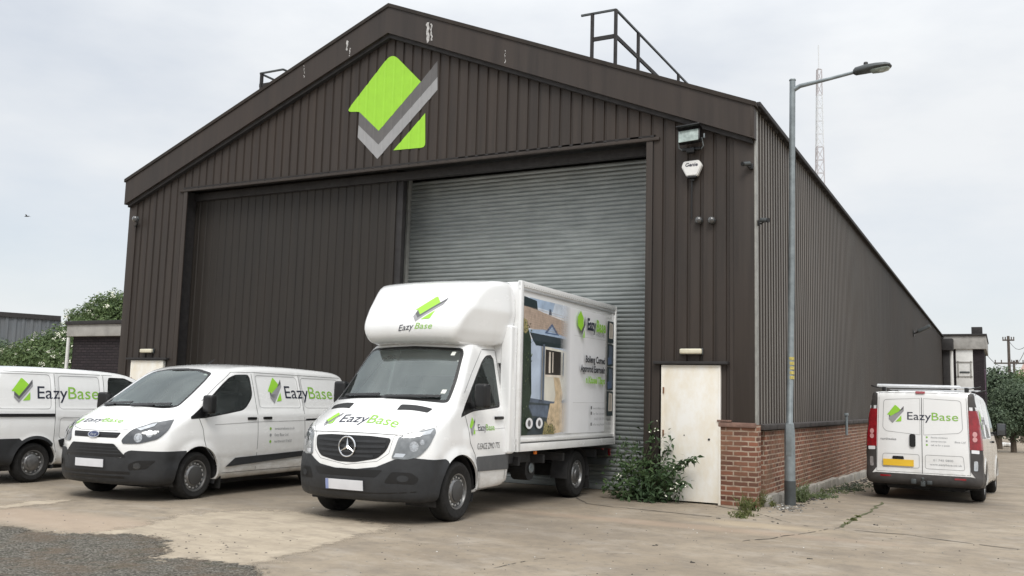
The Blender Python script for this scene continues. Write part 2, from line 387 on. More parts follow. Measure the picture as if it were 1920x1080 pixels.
# company emblem, in units where its height is 1 (measured on the gable)
def emblem():
    s = lambda X, Y: ((X-480)/950*.95, (545-Y)/950)
    g = [s(*p) for p in ((470, 50), (733, 310), (345, 762), (165, 587), (50, 592))]
    green = roundpoly(g, [.08, 0, 0, .02, .07], 5)
    dark = [s(*p) for p in ((165, 587), (345, 762), (733, 310), (887, 122), (887, 268), (343, 890), (160, 712))]
    light = [s(*p) for p in ((160, 712), (343, 890), (887, 268), (887, 382), (333, 1022), (150, 822))]
    tri = roundpoly([s(*p) for p in ((772, 608), (772, 915), (483, 942))], [0, .05, 0], 4)
    return [('lgreen', green), ('lgrey', dark), ('lgrey2', light), ('lgreen', tri)]

def sdpoly(u, v, poly):
    poly = np.asarray(poly, float); u = np.asarray(u, float).ravel(); v = np.asarray(v, float).ravel(); out_ = np.empty(len(u))
    a = poly; b = np.roll(poly, -1, 0); e = b-a; ee = (e**2).sum(1)+1e-12
    for s in range(0, len(u), 20000):
        U = u[s:s+20000, None]; V = v[s:s+20000, None]
        wx, wy = U-a[None, :, 0], V-a[None, :, 1]
        t = np.clip((wx*e[:, 0]+wy*e[:, 1])/ee, 0, 1)
        d2 = (wx-t*e[:, 0])**2+(wy-t*e[:, 1])**2
        c1 = (a[:, 1] <= V) & (b[:, 1] > V); c2 = (a[:, 1] > V) & (b[:, 1] <= V); cr_ = e[:, 0]*wy-e[:, 1]*wx
        ins = ((c1 & (cr_ > 0)).sum(1)-(c2 & (cr_ < 0)).sum(1)) != 0
        out_[s:s+20000] = np.sqrt(d2.min(1))*np.where(ins, -1, 1)
    return out_

# ------------------------------------------------------------------ ground
BW, BL, EZ, RZ, OZ, OA, BH = 13.958, 50.84, 6.199, 9.036, 5.8385, 1.653, 1.226
SLOPE = (RZ-EZ)/(BW/2)
def rz_at(x): return RZ - abs(x+BW/2)*SLOPE
bm = B()
xs = sorted(set([-700, -350, -180, -100, -60, -40, -30] + [round(-24+i*1.0, 2) for i in range(45)] + [24, 30, 45, 70, 120, 200, 400, 700]))
ys = sorted(set([-60, -40, -30, -24] + [round(-20+i*1.0, 2) for i in range(40)] + [22, 26, 30, 36, 42, 50, 60, 61, 80, 120, 200, 350, 600, 1200]))
gv = {(x, y): bm.verts.new((x, y, gz(x, y))) for x in xs for y in ys}
for i in range(len(xs)-1):
    for j in range(len(ys)-1):
        bm.faces.new((gv[xs[i], ys[j]], gv[xs[i+1], ys[j]], gv[xs[i+1], ys[j+1]], gv[xs[i], ys[j+1]]))
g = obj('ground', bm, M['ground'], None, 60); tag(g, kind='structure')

def crack(name, pix, w, mat, lift=.004, jit=.02, gap=0):
    bm = B(); P_ = [back(*p) for p in pix]; P_ = [Vector((p.x, p.y, 0)) for p in P_]; pts = []
    for a, b in zip(P_, P_[1:]):
        n = max(2, int((b-a).length/.07))
        for i in range(n): pts.append(a+(b-a)*i/n)
    rows = []
    for i, p in enumerate(pts):
        d = (pts[min(i+1, len(pts)-1)]-pts[max(i-1, 0)]).normalized(); nn = Vector((-d.y, d.x, 0))
        q = p + nn*pnoise(Vector((p.x*3, p.y*3, 0)))*jit*2; ww = w*(.45+random.random())*.5
        z = gz(q.x, q.y)+lift
        rows.append([bm.verts.new((q.x-nn.x*ww, q.y-nn.y*ww, z)), bm.verts.new((q.x+nn.x*ww, q.y+nn.y*ww, z))])
    for a, b in zip(rows, rows[1:]):
        if gap and random.random() < gap: continue
        bm.faces.new((a[0], a[1], b[1], b[0]))
    o = obj(name, bm, mat, None, 0); tag(o, kind='structure'); return o
M['crack'] = simple('dirt_filled_joint', (.07, .06, .048), .95, var=.4, scale=12)
M['mossy'] = simple('mossy_joint', (.085, .09, .04), .95, var=.5, scale=12)
crack('slab_joint', [(1060, 921), (1100, 944), (1150, 951), (1220, 957), (1290, 965), (1345, 970)], .028, M['crack'])
crack('slab_joint', [(1655, 935), (1625, 962), (1600, 975), (1572, 990)], .045, M['mossy'])
crack('slab_joint', [(1572, 990), (1500, 1001), (1440, 1010), (1370, 1018)], .022, M['crack'], gap=.25)
crack('slab_joint', [(1602, 995), (1700, 1003), (1800, 1017), (1925, 1032)], .022, M['crack'], gap=.05)
crack('slab_joint', [(1300, 938), (1360, 952), (1420, 962)], .03, M['crack'], gap=.2)
crack('slab_joint', [(1420, 962), (1470, 978), (1530, 990)], .014, M['crack'], gap=.4)
crack('slab_joint', [(905, 1069), (1010, 1048), (1130, 1040), (1200, 1038)], .012, M['crack'], gap=.5)
crack('slab_joint', [(1880, 830), (1925, 832)], .03, M['crack'])

def patch(name, pix, mat, lift, pad=.35, cell=.06):
    "a thin layer on the ground; each vertex knows its distance to the traced outline, so the material can crumble the edge"
    P_ = np.array([back(*p)[:2] for p in pix]); lo = P_.min(0)-pad; hi = P_.max(0)+pad; hi = np.minimum(hi, [6, 6]); lo = np.maximum(lo, [-13, -13.2])
    nx_, ny_ = int((hi[0]-lo[0])/cell)+1, int((hi[1]-lo[1])/cell)+1
    X, Y = np.meshgrid(np.linspace(lo[0], hi[0], nx_), np.linspace(lo[1], hi[1], ny_), indexing='ij')
    d = sdpoly(X.ravel(), Y.ravel(), P_); idx = lambda i, j: i*ny_+j; vs_ = [(x, y, gz(x, y)+lift) for x, y in zip(X.ravel(), Y.ravel())]
    fs = []
    for i in range(nx_-1):
        for j in range(ny_-1):
            q = (idx(i, j), idx(i+1, j), idx(i+1, j+1), idx(i, j+1))
            if min(d[a] for a in q) < pad: fs.append(q)
    me = bpy.data.meshes.new(name); me.from_pydata(vs_, [], fs); me.update(); me.materials.append(mat)
    at = me.attributes.new('edge', 'FLOAT', 'POINT'); at.data.foreach_set('value', d.astype(np.float32))
    o = link(name, me); tag(o, kind='structure'); return o
patch('sand_patch', [(135, 1004), (228, 993), (281, 982), (328, 967), (404, 960), (469, 957), (563, 960), (633, 970), (762, 989), (690, 1000), (645, 1011), (586, 1031), (516, 1054), (430, 1064), (352, 1060), (250, 1060), (240, 1020), (180, 1008)], M['sand'], .004)
patch('sand_patch', [(-80, 950), (0, 948), (60, 940), (150, 936), (90, 946), (0, 955), (-80, 962)], M['sand'], .005)
patch('grit_area', [(-400, 1000), (-60, 990), (0, 988), (40, 991), (64, 999), (120, 1002), (234, 1003), (290, 1006), (306, 1015), (312, 1036), (285, 1047), (300, 1052), (352, 1048), (410, 1056), (470, 1062), (486, 1075), (475, 1110), (430, 1200), (-600, 1200)], M['grit'], .009)

# ------------------------------------------------------------------ warehouse
wh = empty('warehouse', (-BW/2, 0, 0)); tag(wh, 'large dark brown metal clad warehouse with a shallow gable roof and big grey roller shutter', 'warehouse')
def P(name, bm, mat, smooth=35, parent=None):
    o = obj(name, bm, mat, None, smooth); o.parent = parent or wh
    o.location = (BW/2, 0, 0)   # parts are modelled in world coordinates
    if parent: o.location = (0, 0, 0)
    return o
def profile(lo, hi, per=.21, a=.150, s=.012, depth=.034, phase=0.0):
    "breakpoints (x, depth) of trapezoid sheeting between lo and hi"
    out_ = [lo, hi]; k0 = math.floor((lo-phase)/per)-1
    pts = []
    while k0*per+phase < hi+per:
        b = k0*per+phase; pts += [(b, 0), (b+a, 0), (b+a+s, -depth), (b+per-s, -depth)]; k0 += 1
    def dep(x):
        t = (x-phase) % per
        if t <= a: return 0.
        if t < a+s: return -depth*(t-a)/s
        if t < per-s: return -depth
        return -depth*(1-(t-(per-s))/s)
    xs_ = [lo]+[p[0] for p in pts if lo < p[0] < hi]+[hi]
    return [(x, dep(x)) for x in xs_], dep
def sheet(bm, lo, hi, zlo, zhi, place, **kw):
    pr, _ = profile(lo, hi, **kw)
    for (xa, da), (xb, db) in zip(pr, pr[1:]):
        if xb-xa < 1e-4: continue
        v = [bm.verts.new(place(xa, da, zlo(xa))), bm.verts.new(place(xb, db, zlo(xb))), bm.verts.new(place(xb, db, zhi(xb))), bm.verts.new(place(xa, da, zhi(xa)))]
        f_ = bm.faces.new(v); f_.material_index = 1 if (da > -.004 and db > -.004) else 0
cz = lambda c_: (lambda x: c_)
fp = lambda x, d, z: (x, -d*-1 if False else -d, z)   # outward is -y: depth is negative inward
def front(x, d, z): return (x, -d, z)
top = lambda x: rz_at(x)-.32
DX0, DX1 = -1.439, -.525
FK = dict(per=.209, phase=.04, depth=.026)
bm = B()
sheet(bm, -BW+OA, -BW/2, cz(OZ), top, front, **FK); sheet(bm, -BW/2, -OA, cz(OZ), top, front, **FK)
P('gable_cladding', bm, M['clad'], 20)
bm = B()
sheet(bm, -OA+.0, DX0-.06, cz(0), top, front, **FK); sheet(bm, DX0-.06, DX1, cz(2.125), top, front, **FK); sheet(bm, DX1, -.22, cz(BH-.02), top, front, **FK)
P('pier_cladding', bm, M['clad'], 20)
bm = B()
sheet(bm, -BW+.2, -13.60, cz(0), top, front, **FK); sheet(bm, -13.60, -12.55, cz(2.14), top, front, **FK); sheet(bm, -12.55, -BW+OA, cz(0), top, front, **FK)
P('pier_cladding', bm, M['clad'], 20)
# flat corner flashings of the front
bm = B()
box(bm, (-.145, -.012, (BH+5.72)/2), (.315, .03, 5.72-BH), .004)
box(bm, (-BW+.10, -.012, 2.86), (.235, .03, 5.72), .004)
box(bm, (-OA-.045, -.012, OZ/2), (.11, .028, OZ), .004); box(bm, (-BW+OA+.045, -.012, OZ/2), (.11, .028, OZ), .004)
box(bm, (-BW/2, -.02, OZ-.01), (BW-2*OA+.25, .045, .05), .004)
P('front_flashing', bm, M['clad'])
bm = B(); box(bm, (.022, .06, (BH+6.15)/2), (.03, .15, 6.15-BH), .004)
for i in range(9): lathe(bm, [(0, .006), (.011, .004), (.014, 0)], (.037, .07, 1.6+i*.53), (1, 0, 0), 8)
P('corner_trim', bm, M['trimgrey'])
# recess lining
bm = B()
box(bm, (-OA-.012+.03, .56, OZ/2), (.02, 1.1, OZ), 0); box(bm, (-BW+OA-.018, .2, OZ/2), (.02, .4, OZ), 0)
box(bm, (-BW/2, .60, OZ+.05), (BW-2*OA+.1, 1.2, .03), 0)
P('recess_lining', bm, M['darktrim'])
# sliding door panel
PX0, PX1 = -12.30, -7.0
bm = B(); sheet(bm, PX0+.05, PX1-.08, cz(.04), cz(OZ+.02), lambda x, d, z: (x, .36-d, z), per=.2, phase=.03, depth=.015, a=.160)
P('sliding_door', bm, M['cladpanel'], 20)
bm = B(); box(bm, (PX1-.02, .37, OZ/2+.02), (.11, .09, OZ), .008); box(bm, (PX0+.03, .36, OZ/2+.02), (.06, .06, OZ), .006)
box(bm, ((PX0+PX1)/2, .33, .10), (PX1-PX0, .05, .18), .005)
P('sliding_door_frame', bm, M['cladpanel'])
bm = B(); box(bm, (-6.915, .42, OZ/2), (.18, .12, OZ), .01); P('steel_column', bm, M['darktrim'])
bm = B(); box(bm, (-BW/2, .34, OZ-.10), (BW-2*OA, .12, .16), .01); P('door_track', bm, M['darktrim'])
# roller shutter
SX0, SX1, SY = -7.09, -OA, 1.06
bm = B(); lath = .0785; n = int((OZ-.05)/lath)
prof_ = [(0, .000), (.010, .012), (.024, .021), (.040, .024), (.056, .021), (.068, .012), (.0745, .0), (.0785, .0)]
cols = [SX0+(SX1-SX0)*i/6 for i in range(7)]
prev = None
for i in range(n):
    for dz, dy in prof_[:-1]:
        z = .08+i*lath+dz
        row = [bm.verts.new((x, SY-dy+.004*pnoise(Vector((x, i*.3, 0))), z+.006*pnoise(Vector((x*.6, z*.5, 3))))) for x in cols]
        if prev:
            for a in range(6): bm.faces.new((prev[a], prev[a+1], row[a+1], row[a]))
        prev = row
box(bm, ((SX0+SX1)/2, SY-.01, .05), (SX1-SX0, .05, .09), .006)
P('roller_shutter', bm, M['shutter'], 40)
bm = B(); box(bm, (SX0-.03, SY-.05, OZ/2), (.05, .13, OZ), .006); P('shutter_guide', bm, M['trimgrey'])
bm = B(); box(bm, (SX0-.115, SY-.03, OZ/2), (.12, .07, OZ), .006)
P('shutter_guide', bm, M['galv'])
bm = B(); box(bm, (SX1-.02, SY-.06, OZ/2), (.05, .1, OZ), .006); P('shutter_guide', bm, M['galv'])
# interior wall closing the body of the building
bm = B(); box(bm, (-BW/2, 1.30, 3.1), (BW-.1, .1, 6.1), 0); P('inner_wall', bm, M['darktrim'])
# side wall
bm = B()
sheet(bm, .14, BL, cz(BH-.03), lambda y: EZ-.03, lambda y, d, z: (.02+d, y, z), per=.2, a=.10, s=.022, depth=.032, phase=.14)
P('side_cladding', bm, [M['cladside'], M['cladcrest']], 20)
bm = B(); box(bm, (.04, BL/2, EZ+.0), (.16, BL+.1, .075), .01); P('eaves_trim', bm, M['darktrim'])
bm = B(); box(bm, (-BW-.01, BL/2, 3.1), (.06, BL, 6.15), 0)
box(bm, (-BW/2, BL-.03, 3.1), (BW, .05, 6.2), 0)
f_ = [bm.verts.new(p) for p in ((-BW, BL, 6.1), (0, BL, 6.1), (-BW/2, BL, RZ-.1))]; bm.faces.new(f_)
P('rear_cladding', bm, M['clad'])
# roof
bm = B()
for sgn in (-1, 1):
    x1 = -BW/2; x0 = x1+sgn*(BW/2+.1)
    N_ = 120
    for i in range(N_):
        ya, yb = -.05+i*(BL+.1)/N_, -.05+(i+1)*(BL+.1)/N_
        q = [(x0, ya, rz_at(x0)-.03), (x1, ya, RZ-.03), (x1, yb, RZ-.03), (x0, yb, rz_at(x0)-.03)]
        mid_ = (ya+yb)/2
        a = [bm.verts.new(v) for v in (q[0], q[1], (x1, mid_, RZ+.0), (x0, mid_, rz_at(x0)+.0))]; b = [bm.verts.new(v) for v in ((x0, mid_, rz_at(x0)+.0), (x1, mid_, RZ+.0), q[2], q[3])]
        bm.faces.new(a); bm.faces.new(b)
P('roof', bm, M['cladside'], 0)
# verge fascia
bm = B()
def fpoly(bm, x0, x1, t0, t1, y0, y1):
    pts = [(x0, rz_at(x0)-t0), (x1, rz_at(x1)-t0), (x1, rz_at(x1)-t1), (x0, rz_at(x0)-t1)]
    prism(bm, pts, lambda u, v: Vector((u, y0, v)), (0, y1-y0, 0))
for x0, x1 in ((-BW-.05, -BW/2), (-BW/2, .05)):
    nn = 1; cs = [x0+(x1-x0)*i/nn for i in range(nn+1)]
    for i in range(nn): fpoly(bm, cs[i]+(.002 if i else 0), cs[i+1]-.002*(i < nn-1), .0, .555-.03*abs((cs[i]+BW/2)/7)*0 , -.16-.0015*(i % 2), -.02)
P('verge_fascia', fixn(bm), M['trim'])
bm = B()
for x0, x1 in ((-BW-.08, -BW/2), (-BW/2, .08)): fpoly(bm, x0, x1, -.035, .035, -.185, .10)
P('verge_capping', fixn(bm), M['cladside'])
bm = B()
for x0, x1 in ((-BW-.0, -BW/2), (-BW/2, .0)): fpoly(bm, x0, x1, .50, .63, -.10, -.002)
P('verge_soffit', fixn(bm), M['darktrim'])
bm = B(); box(bm, (.005, -.08, 5.95), (.05, .17, .55), .01); P('fascia_end', bm, M['trim'])
# bare patches where paint has gone
bm = B()
for px, y0, y1, w in ((651, 76, 100, .022), (656, 90, 105, .016), (802, 42, 80, .028), (809, 44, 76, .018), (570, 122, 146, .008), (947, 94, 118, .008)):
    a = back(px, y0, 1, -.166); b = back(px, y1, 1, -.166); n = 9; l_ = []; r_ = []
    for i in range(n+1):
        t = i/n; x = a.x+(b.x-a.x)*t+random.uniform(-.015, .015); z = a.z+(b.z-a.z)*t; ww = w*random.uniform(.35, 1.3)
        l_.append(bm.verts.new((x-ww, -.1655, z))); r_.append(bm.verts.new((x+ww, -.1655, z)))
    for i in range(n):
        if random.random() < .88: bm.faces.new((l_[i], r_[i], r_[i+1], l_[i+1]))
P('peeled_paint', bm, M['peel'], 0)
# emblem painted on the gable sheeting
_, dep = profile(-9, -5, **FK)
pix = lambda X, Y: back(640+X*200/982, 90+Y*220/1080, 1, 0)
Gs = dict(
    green=(roundpoly([(q.x, q.z) for q in [pix(*p) for p in ((468, 40), (733, 310), (345, 764), (165, 587), (45, 590))]], [.22, 0, 0, .03, .14], 6), 'lgreen', 3),
    dark=([(q.x, q.z) for q in [pix(*p) for p in ((165, 587), (345, 764), (733, 310), (887, 118), (887, 268), (343, 890), (160, 712))]], 'lgrey', 1),
    light=([(q.x, q.z) for q in [pix(*p) for p in ((160, 712), (343, 890), (887, 268), (887, 385), (333, 1022), (150, 822))]], 'lgrey2', 2),
    tri=(roundpoly([(q.x, q.z) for q in [pix(*p) for p in ((774, 600), (774, 915), (480, 942))]], [0, .09, 0], 4), 'lgreen', 3))
M['gablegreen'] = simple('gable_logo_green', (.31, .62, .035), .5, var=.04); M['gabledark'] = simple('gable_logo_dark_grey', (.115, .11, .11), .55, var=.08); M['gablelight'] = simple('gable_logo_light_grey', (.30, .30, .305), .55, var=.06)
pr, _ = profile(-9, -5, **FK)
lg = empty('gable_emblem', (0, 0, 0)); lg.parent = wh; lg.location = (BW/2, 0, 0)
for nm, (pts, mt, lv) in Gs.items():
    bm = poly_bm(pts)
    for x, _d in pr:
        bmesh.ops.bisect_plane(bm, geom=bm.verts[:]+bm.edges[:]+bm.faces[:], plane_co=(x, 0, 0), plane_no=(1, 0, 0))
    for v in bm.verts: v.co = Vector((v.co.x, -.004-.001*lv-dep(v.co.x)*.25, v.co.y))
    o = obj({'green': 'green_square', 'dark': 'dark_tick', 'light': 'light_tick', 'tri': 'green_triangle'}[nm], bm, M[{'lgreen': 'gablegreen', 'lgrey': 'gabledark', 'lgrey2': 'gablelight'}[mt]], lg, 20)
# brick plinth
bm = B()
box(bm, (-.262+.02, .12, BH/2-.1), (.565, .29, BH+.2), .018)
box(bm, (-.03, BL/2+.3, BH/2-.67), (.13, BL-.5, BH+1.14), .008)
P('brick_plinth', bm, M['brick'])
bm = B()
for i in range(52):
    y = .25+i*.95
    box(bm, (.035, y+.47, BH-.035), (.12, .94, .085), .014, Matrix.Rotation(R(8+random.uniform(-1, 1)), 3, 'Y'))
P('stone_coping', bm, M['coping'])
bm = B(); box(bm, (-.255, .04, BH-.01), (.575, .2, .075), .02); box(bm, (-.45, .02, BH+.045), (.22, .17, .03), .012); P('brick_coping', bm, M['brickcap'])
bm = B(); tb = []
for i in range(60):
    y = .3+i*.84; z = gz(0, y); box(bm, (.085+random.uniform(-.02, .02), y+.42, z+.05), (.12+random.uniform(-.02, .03), .86, .20+random.uniform(-.03, .03)), .025)
P('concrete_footing', bm, M['plinth'])
# doors
def door(x0, x1, h, label):
    d = empty('personnel_door', ((x0+x1)/2, 0, 0)); d.parent = wh; d.location = ((x0+x1)/2+BW/2, 0, 0)
    bm = B(); box(bm, (0, -.02, h/2+.01), (x1-x0-.03, .05, h-.03), .006)
    o = obj('door_leaf', bm, M['door'], d); 
    bm = B()
    for s in (-1, 1): box(bm, (s*(x1-x0)/2, -.015, h/2), (.035, .075, h), .004)
    box(bm, (0, -.015, h+.005), (x1-x0+.035, .075, .03), .004)
    obj('door_frame', bm, M['door'], d)
    bm = B(); box(bm, (0, -.05, h+.055), (x1-x0+.28, .09, .045), .006); obj('lintel', bm, M['darktrim'], d)
    bm = B(); lathe(bm, [(0, .012), (.016, .010), (.018, 0)], ((x1-x0)/2-.16, -.046, .98), (0, -1, 0), 12); lathe(bm, [(0, .008), (.009, .006), (.011, 0)], (-(x1-x0)/2+.36, -.046, 1.03), (0, -1, 0), 10)
    obj('handle', bm, M['black'], d)
    bm = B()
    bm.free()
    for z in (.35, 1.05, 1.72):
        bm = B(); tube(bm, [(-(x1-x0)/2+.02, -.05, z-.05), (-(x1-x0)/2+.02, -.05, z+.05)], .013, 8); obj('hinge', bm, M['rust'], d)
    d['label'] = label
M['rust'] = simple('rusty_iron', (.18, .085, .04), .85, var=.4, scale=25)
door(DX0, DX1, 2.10, 'stained white steel door right of the roller shutter'); door(-13.53, -12.58, 2.12, 'white door at the left end of the front')

# ------------------------------------------------------------------ fittings on the walls
def fit(name, label, cat, loc, group=None, rz=0):
    e = empty(name, loc, rz); tag(e, label, cat, group); return e
q = back(1293, 257, 1, -.2)
e = fit('floodlight', 'square floodlight with glass front high on the wall above the alarm box', 'floodlight', (q.x, -.03, q.z))
bm = B(); m3 = Matrix.Rotation(R(-14), 3, 'X')@Matrix.Rotation(R(-4), 3, 'Y')
box(bm, (0, -.17, .02), (.36, .12, .24), .02, m3); box(bm, (0, -.20, .145), (.38, .19, .02), .006, m3)
box(bm, (.0, -.06, -.17), (.30, .06, .05), .01); box(bm, (0, -.09, -.2), (.13, .1, .08), .01); obj('housing', bm, M['black'], e)
bm = B(); tb = B(); box(tb, (0, 0, 0), (.32, .012, .20), .004, m3); bmesh.ops.translate(tb, vec=(0, -.237, .005), verts=tb.verts); join(bm, tb)
M['floodglass'] = simple('floodlight_glass', (.30, .36, .34), .2, var=.35, scale=12, coat=.6)
obj('glass_front', bm, M['floodglass'], e)
bm = B(); box(bm, (.235, -.16, 0), (.02, .03, .07), .004); tube(bm, [(-.19, -.14, -.02), (-.2, -.08, -.14), (-.14, -.04, -.18)], .01, 6); tube(bm, [(.19, -.14, -.02), (.2, -.08, -.14), (.14, -.04, -.18)], .01, 6); obj('bracket', bm, M['galv'], e)

q = back(1300, 319, 1, 0)
e = fit('alarm_box', 'cream hexagonal alarm box below the floodlight', 'alarm box', (q.x, -.03, q.z))
bm = B(); hp = roundpoly([(-.165, .04), (-.13, .125), (.12, .135), (.17, .05), (.095, -.12), (-.085, -.12)], .025, 3)
prism(bm, hp, lambda u, v: Vector((u, 0, v)), (0, -.085, 0)); fixn(bm)
bmesh.ops.bevel(bm, geom=[e_ for e_ in bm.edges if all(v.co.y < -.08 for v in e_.verts)], offset=.015, segments=2, affect='EDGES')
obj('cover', bm, M['whitep'], e)
bm = B(); box(bm, (.005, -.045, -.135), (.15, .08, .035), .01); box(bm, (.005, -.02, -.17), (.06, .04, .05), .006); tube(bm, [(-.01, -.012, -.18), (-.01, -.012, -.80)], .012, 6); obj('base', bm, M['black'], e)
bm = text_bm('Genie', .085, .2, .0025); w_, x_ = bmwidth(bm)
for v in bm.verts: v.co = Vector((v.co.x-w_/2-x_+.005, -.0862, v.co.y+.035))
obj('lettering', bm, M['lnavy'], e, 0)

def dome(loc, label, rz=0, s=1):
    e = fit('dome_camera', label, 'security camera', loc, 'dome cameras on the front wall', rz)
    bm = B(); lathe(bm, [(.055*s, 0), (.06*s, -.03), (.05*s, -.05), (0, -.05)], (0, 0, 0), (0, 1, 0), 20); obj('mount', bm, M['galvdark'], e)
    bm = B(); pr_ = [(.062*s*sin(t), -.055-.062*s*(1-cos(t))*0-.062*s*cos(t)*.9) for t in [i*pi/2/7 for i in range(8)]]
    lathe(bm, pr_[::-1]+[], (0, 0, 0), (0, 1, 0), 20)
    bm2 = fixn(bm); obj('bubble', bm2, M['domeg'], e)
M['domeg'] = simple('tinted_dome', (.06, .06, .06), .12, coat=1)
q = back(1310, 413, 1, -.05); dome((q.x, -.005, q.z), 'left dome camera of the pair halfway up the right pier')
q = back(1334, 413, 1, -.05); dome((q.x, -.005, q.z), 'right dome camera of the pair halfway up the right pier')
q = back(261, 412, 1, -.05); dome((q.x, -.10, q.z), 'dome camera near the far left corner of the warehouse front', 0, 1.15)
tb = B(); tube(tb, [(q.x-.16, -.02, q.z-.12), (q.x-.08, -.05, q.z-.12), (q.x-.0, -.09, q.z-.09), (q.x, -.10, q.z-.03)], .02, 8); box(tb, (q.x-.16, -.01, q.z-.12), (.1, .03, .1), .005)
P('camera_bracket', tb, M['black'])

def bullet(name, label, loc, aim, rz=0):
    e = fit(name, label, 'security camera', loc, 'bullet cameras at the warehouse corner')
    d = Vector(aim).normalized(); c0 = d*.10
    bm = B(); tube(bm, [c0-d*.06, c0+d*.07], .034, 14); obj('body', bm, M['galvdark'], e)
    bm = B(); tube(bm, [c0+d*.06, c0+d*.08], .038, 14); obj('lens_hood', bm, M['black'], e)
    bm = B(); tube(bm, [(0, 0, -.05), c0*.5+Vector((0, 0, -.06)), c0+Vector((0, 0, -.02))], .014, 8); box(bm, (0, 0, -.05), (.05, .05, .09), .008); obj('bracket', bm, M['black'], e)
bullet('bullet_camera', 'black bullet camera below the right end of the fascia pointing left', (-.02, -.05, 5.26), (-.62, -.75, -.18))
q = back(1426, 410, 0, .1); bullet('bullet_camera', 'grey bullet camera on the side wall just round the corner', (.05, .10, q.z), (.75, -.25, -.12))

def bulkhead(px, py, label):
    q = back(px, py, 1, -.05); e = fit('bulkhead_light', label, 'wall light', (q.x, -.01, q.z), 'bulkhead lights over the doors')
    bm = B(); box(bm, (0, -.02, 0), (.375, .04, .10), .012); obj('base', bm, M['galvdark'], e)
    bm = B(); box(bm, (0, -.065, 0), (.355, .07, .085), .03, seg=4); obj('diffuser', bm, M['lampcream'], e)
bulkhead(1296, 659, 'cream bulkhead light over the right door'); bulkhead(276, 658, 'cream bulkhead light over the left door')

q = back(1728, 621, 0, .35); e = fit('side_floodlight', 'curved black floodlight far along the side wall', 'floodlight', (.03, q.y, q.z))
bm = B(); tube(bm, [(0, 0, -.1), (.12, 0, -.06), (.22, 0, 0)], .035, 8); box(bm, (.01, 0, -.1), (.03, .25, .25), .01); obj('arm', bm, M['black'], e)
bm = B(); box(bm, (.42, 0, .10), (.55, .34, .15), .06, Matrix.Rotation(R(-26), 3, 'Y'), seg=3); obj('head', bm, M['galvdark'], e)

# roof handrails
def roofrail(name, label, tops, post_idx, midp, base):
    e = fit(name, label, 'handrail', (0, 0, 0), 'handrails on the roof')
    return e
def rail(name, label, segs_top, segs_mid, posts):
    o0 = Vector(posts[0][0]); e = fit(name, label, 'handrail', tuple(o0), 'guard rails on the roof'); L_ = lambda p: tuple(Vector(p)-o0)
    bm = B()
    for a, b in segs_top: bar(bm, L_(a), L_(b), .035, .035)
    obj('top_rail', bm, M['galvdark'], e)
    bm = B()
    for a, b in segs_mid: bar(bm, L_(a), L_(b), .03, .075)
    obj('mid_rail', bm, M['darktrim'], e)
    for a, b in posts:
        bm = B(); bar(bm, L_(a), L_(b), .045, .07); obj('post', bm, M['darktrim'], e)
y0 = .75
A0 = back(1090, 29, 1, y0); A1 = back(1155, 18, 1, y0); A0.z = A1.z
p1 = back(1111, 27, 1, y0); px1, px2 = p1.x, A1.x
def onx(px, py, x): return back(px, py, 0, x)
pA = onx(1197, 62, px2); pB = onx(1272, 136, px2)
zt = A1.z; zm = back(1150, 68, 1, y0).z
yA = pA.y; yB = pB.y
rail('roof_handrail', 'dark steel guard rail standing on the right slope of the roof', [((A0.x, y0, zt), (px2, y0, zt)), ((px2, y0, zt), (px2, yB+4, zt))],
     [((px1, y0, zm), (px2, y0, zm)), ((px2, y0, zm), (px2, yB+4, zm))],
     [((px1, y0, rz_at(px1)), (px1, y0, zt)), ((px2, y0, rz_at(px2)), (px2, y0, zt)), ((px2, yA, rz_at(px2)), (px2, yA, zt)), ((px2, yB, rz_at(px2)), (px2, yB, zt))])
A = back(488, 138, 1, y0); Bq = back(531, 130, 1, y0); zt = (A.z+Bq.z)/2
rail('roof_handrail', 'short dark guard rail on the left slope of the roof', [((A.x, y0, zt), (Bq.x, y0, zt)), ((Bq.x, y0, zt), (Bq.x, y0+1.3, zt)), ((A.x, y0, zt), (A.x, y0+1.3, zt))],
     [((A.x, y0, zt-.28), (Bq.x, y0, zt-.28))], [((A.x+.05, y0, rz_at(A.x)), (A.x+.05, y0, zt)), ((Bq.x-.08, y0+.3, rz_at(Bq.x)), (Bq.x-.08, y0+.3, zt))])

# ------------------------------------------------------------------ street lamp
lx, ly = .335, .93
e = fit('street_lamp', 'tall galvanised street lamp in front of the brick corner', 'street lamp', (lx, ly, 0))
zt = 6.63
for _i in range(2): pass
bm = B()
gp = lambda px, py: back(px, py, 1, ly)-Vector((lx, ly, 0))
tp = gp(1486, 152); sh = gp(1482, 800); sh2 = gp(1482, 815)
nt_ = 14; tube(bm, [(0, 0, .36), (0, 0, sh2.z)], [.083, .083], 20); tube(bm, [(0, 0, sh2.z), (0, 0, sh.z+.04)], [.083, .068], 20, caps=False)
tube(bm, [(0, 0, sh.z+.04), (0, 0, sh.z+.07), (tp.x*.5, 0, tp.z*.5), (tp.x, 0, tp.z)], [.068, .052, .050, .047], 20)
lathe(bm, [(.05, 0), (.056, .01), (.05, .03), (0, .04)], (tp.x, 0, tp.z), (0, 0, 1), 18)
obj('pole', bm, M['galv'], e)
bm = B(); tube(bm, [(0, 0, -.02), (0, 0, .36)], .088, 20); obj('painted_base', bm, M['galvdark'], e)
bm = B(); box(bm, (.0, -.082, 1.0), (.085, .012, .5), .003); obj('access_door', bm, M['galv'], e)
M['yellowtag'] = simple('faded_yellow_tag', (.5, .42, .12), .6, var=.4, scale=40)
bm = B()
for i in range(5): lathe(bm, [(.0525, 0), (.0528, .05)], (tp.x*.3, 0, 1.95+i*.075), (0, 0, 1), 16)
obj('number_tag', bm, M['yellowtag'], e)
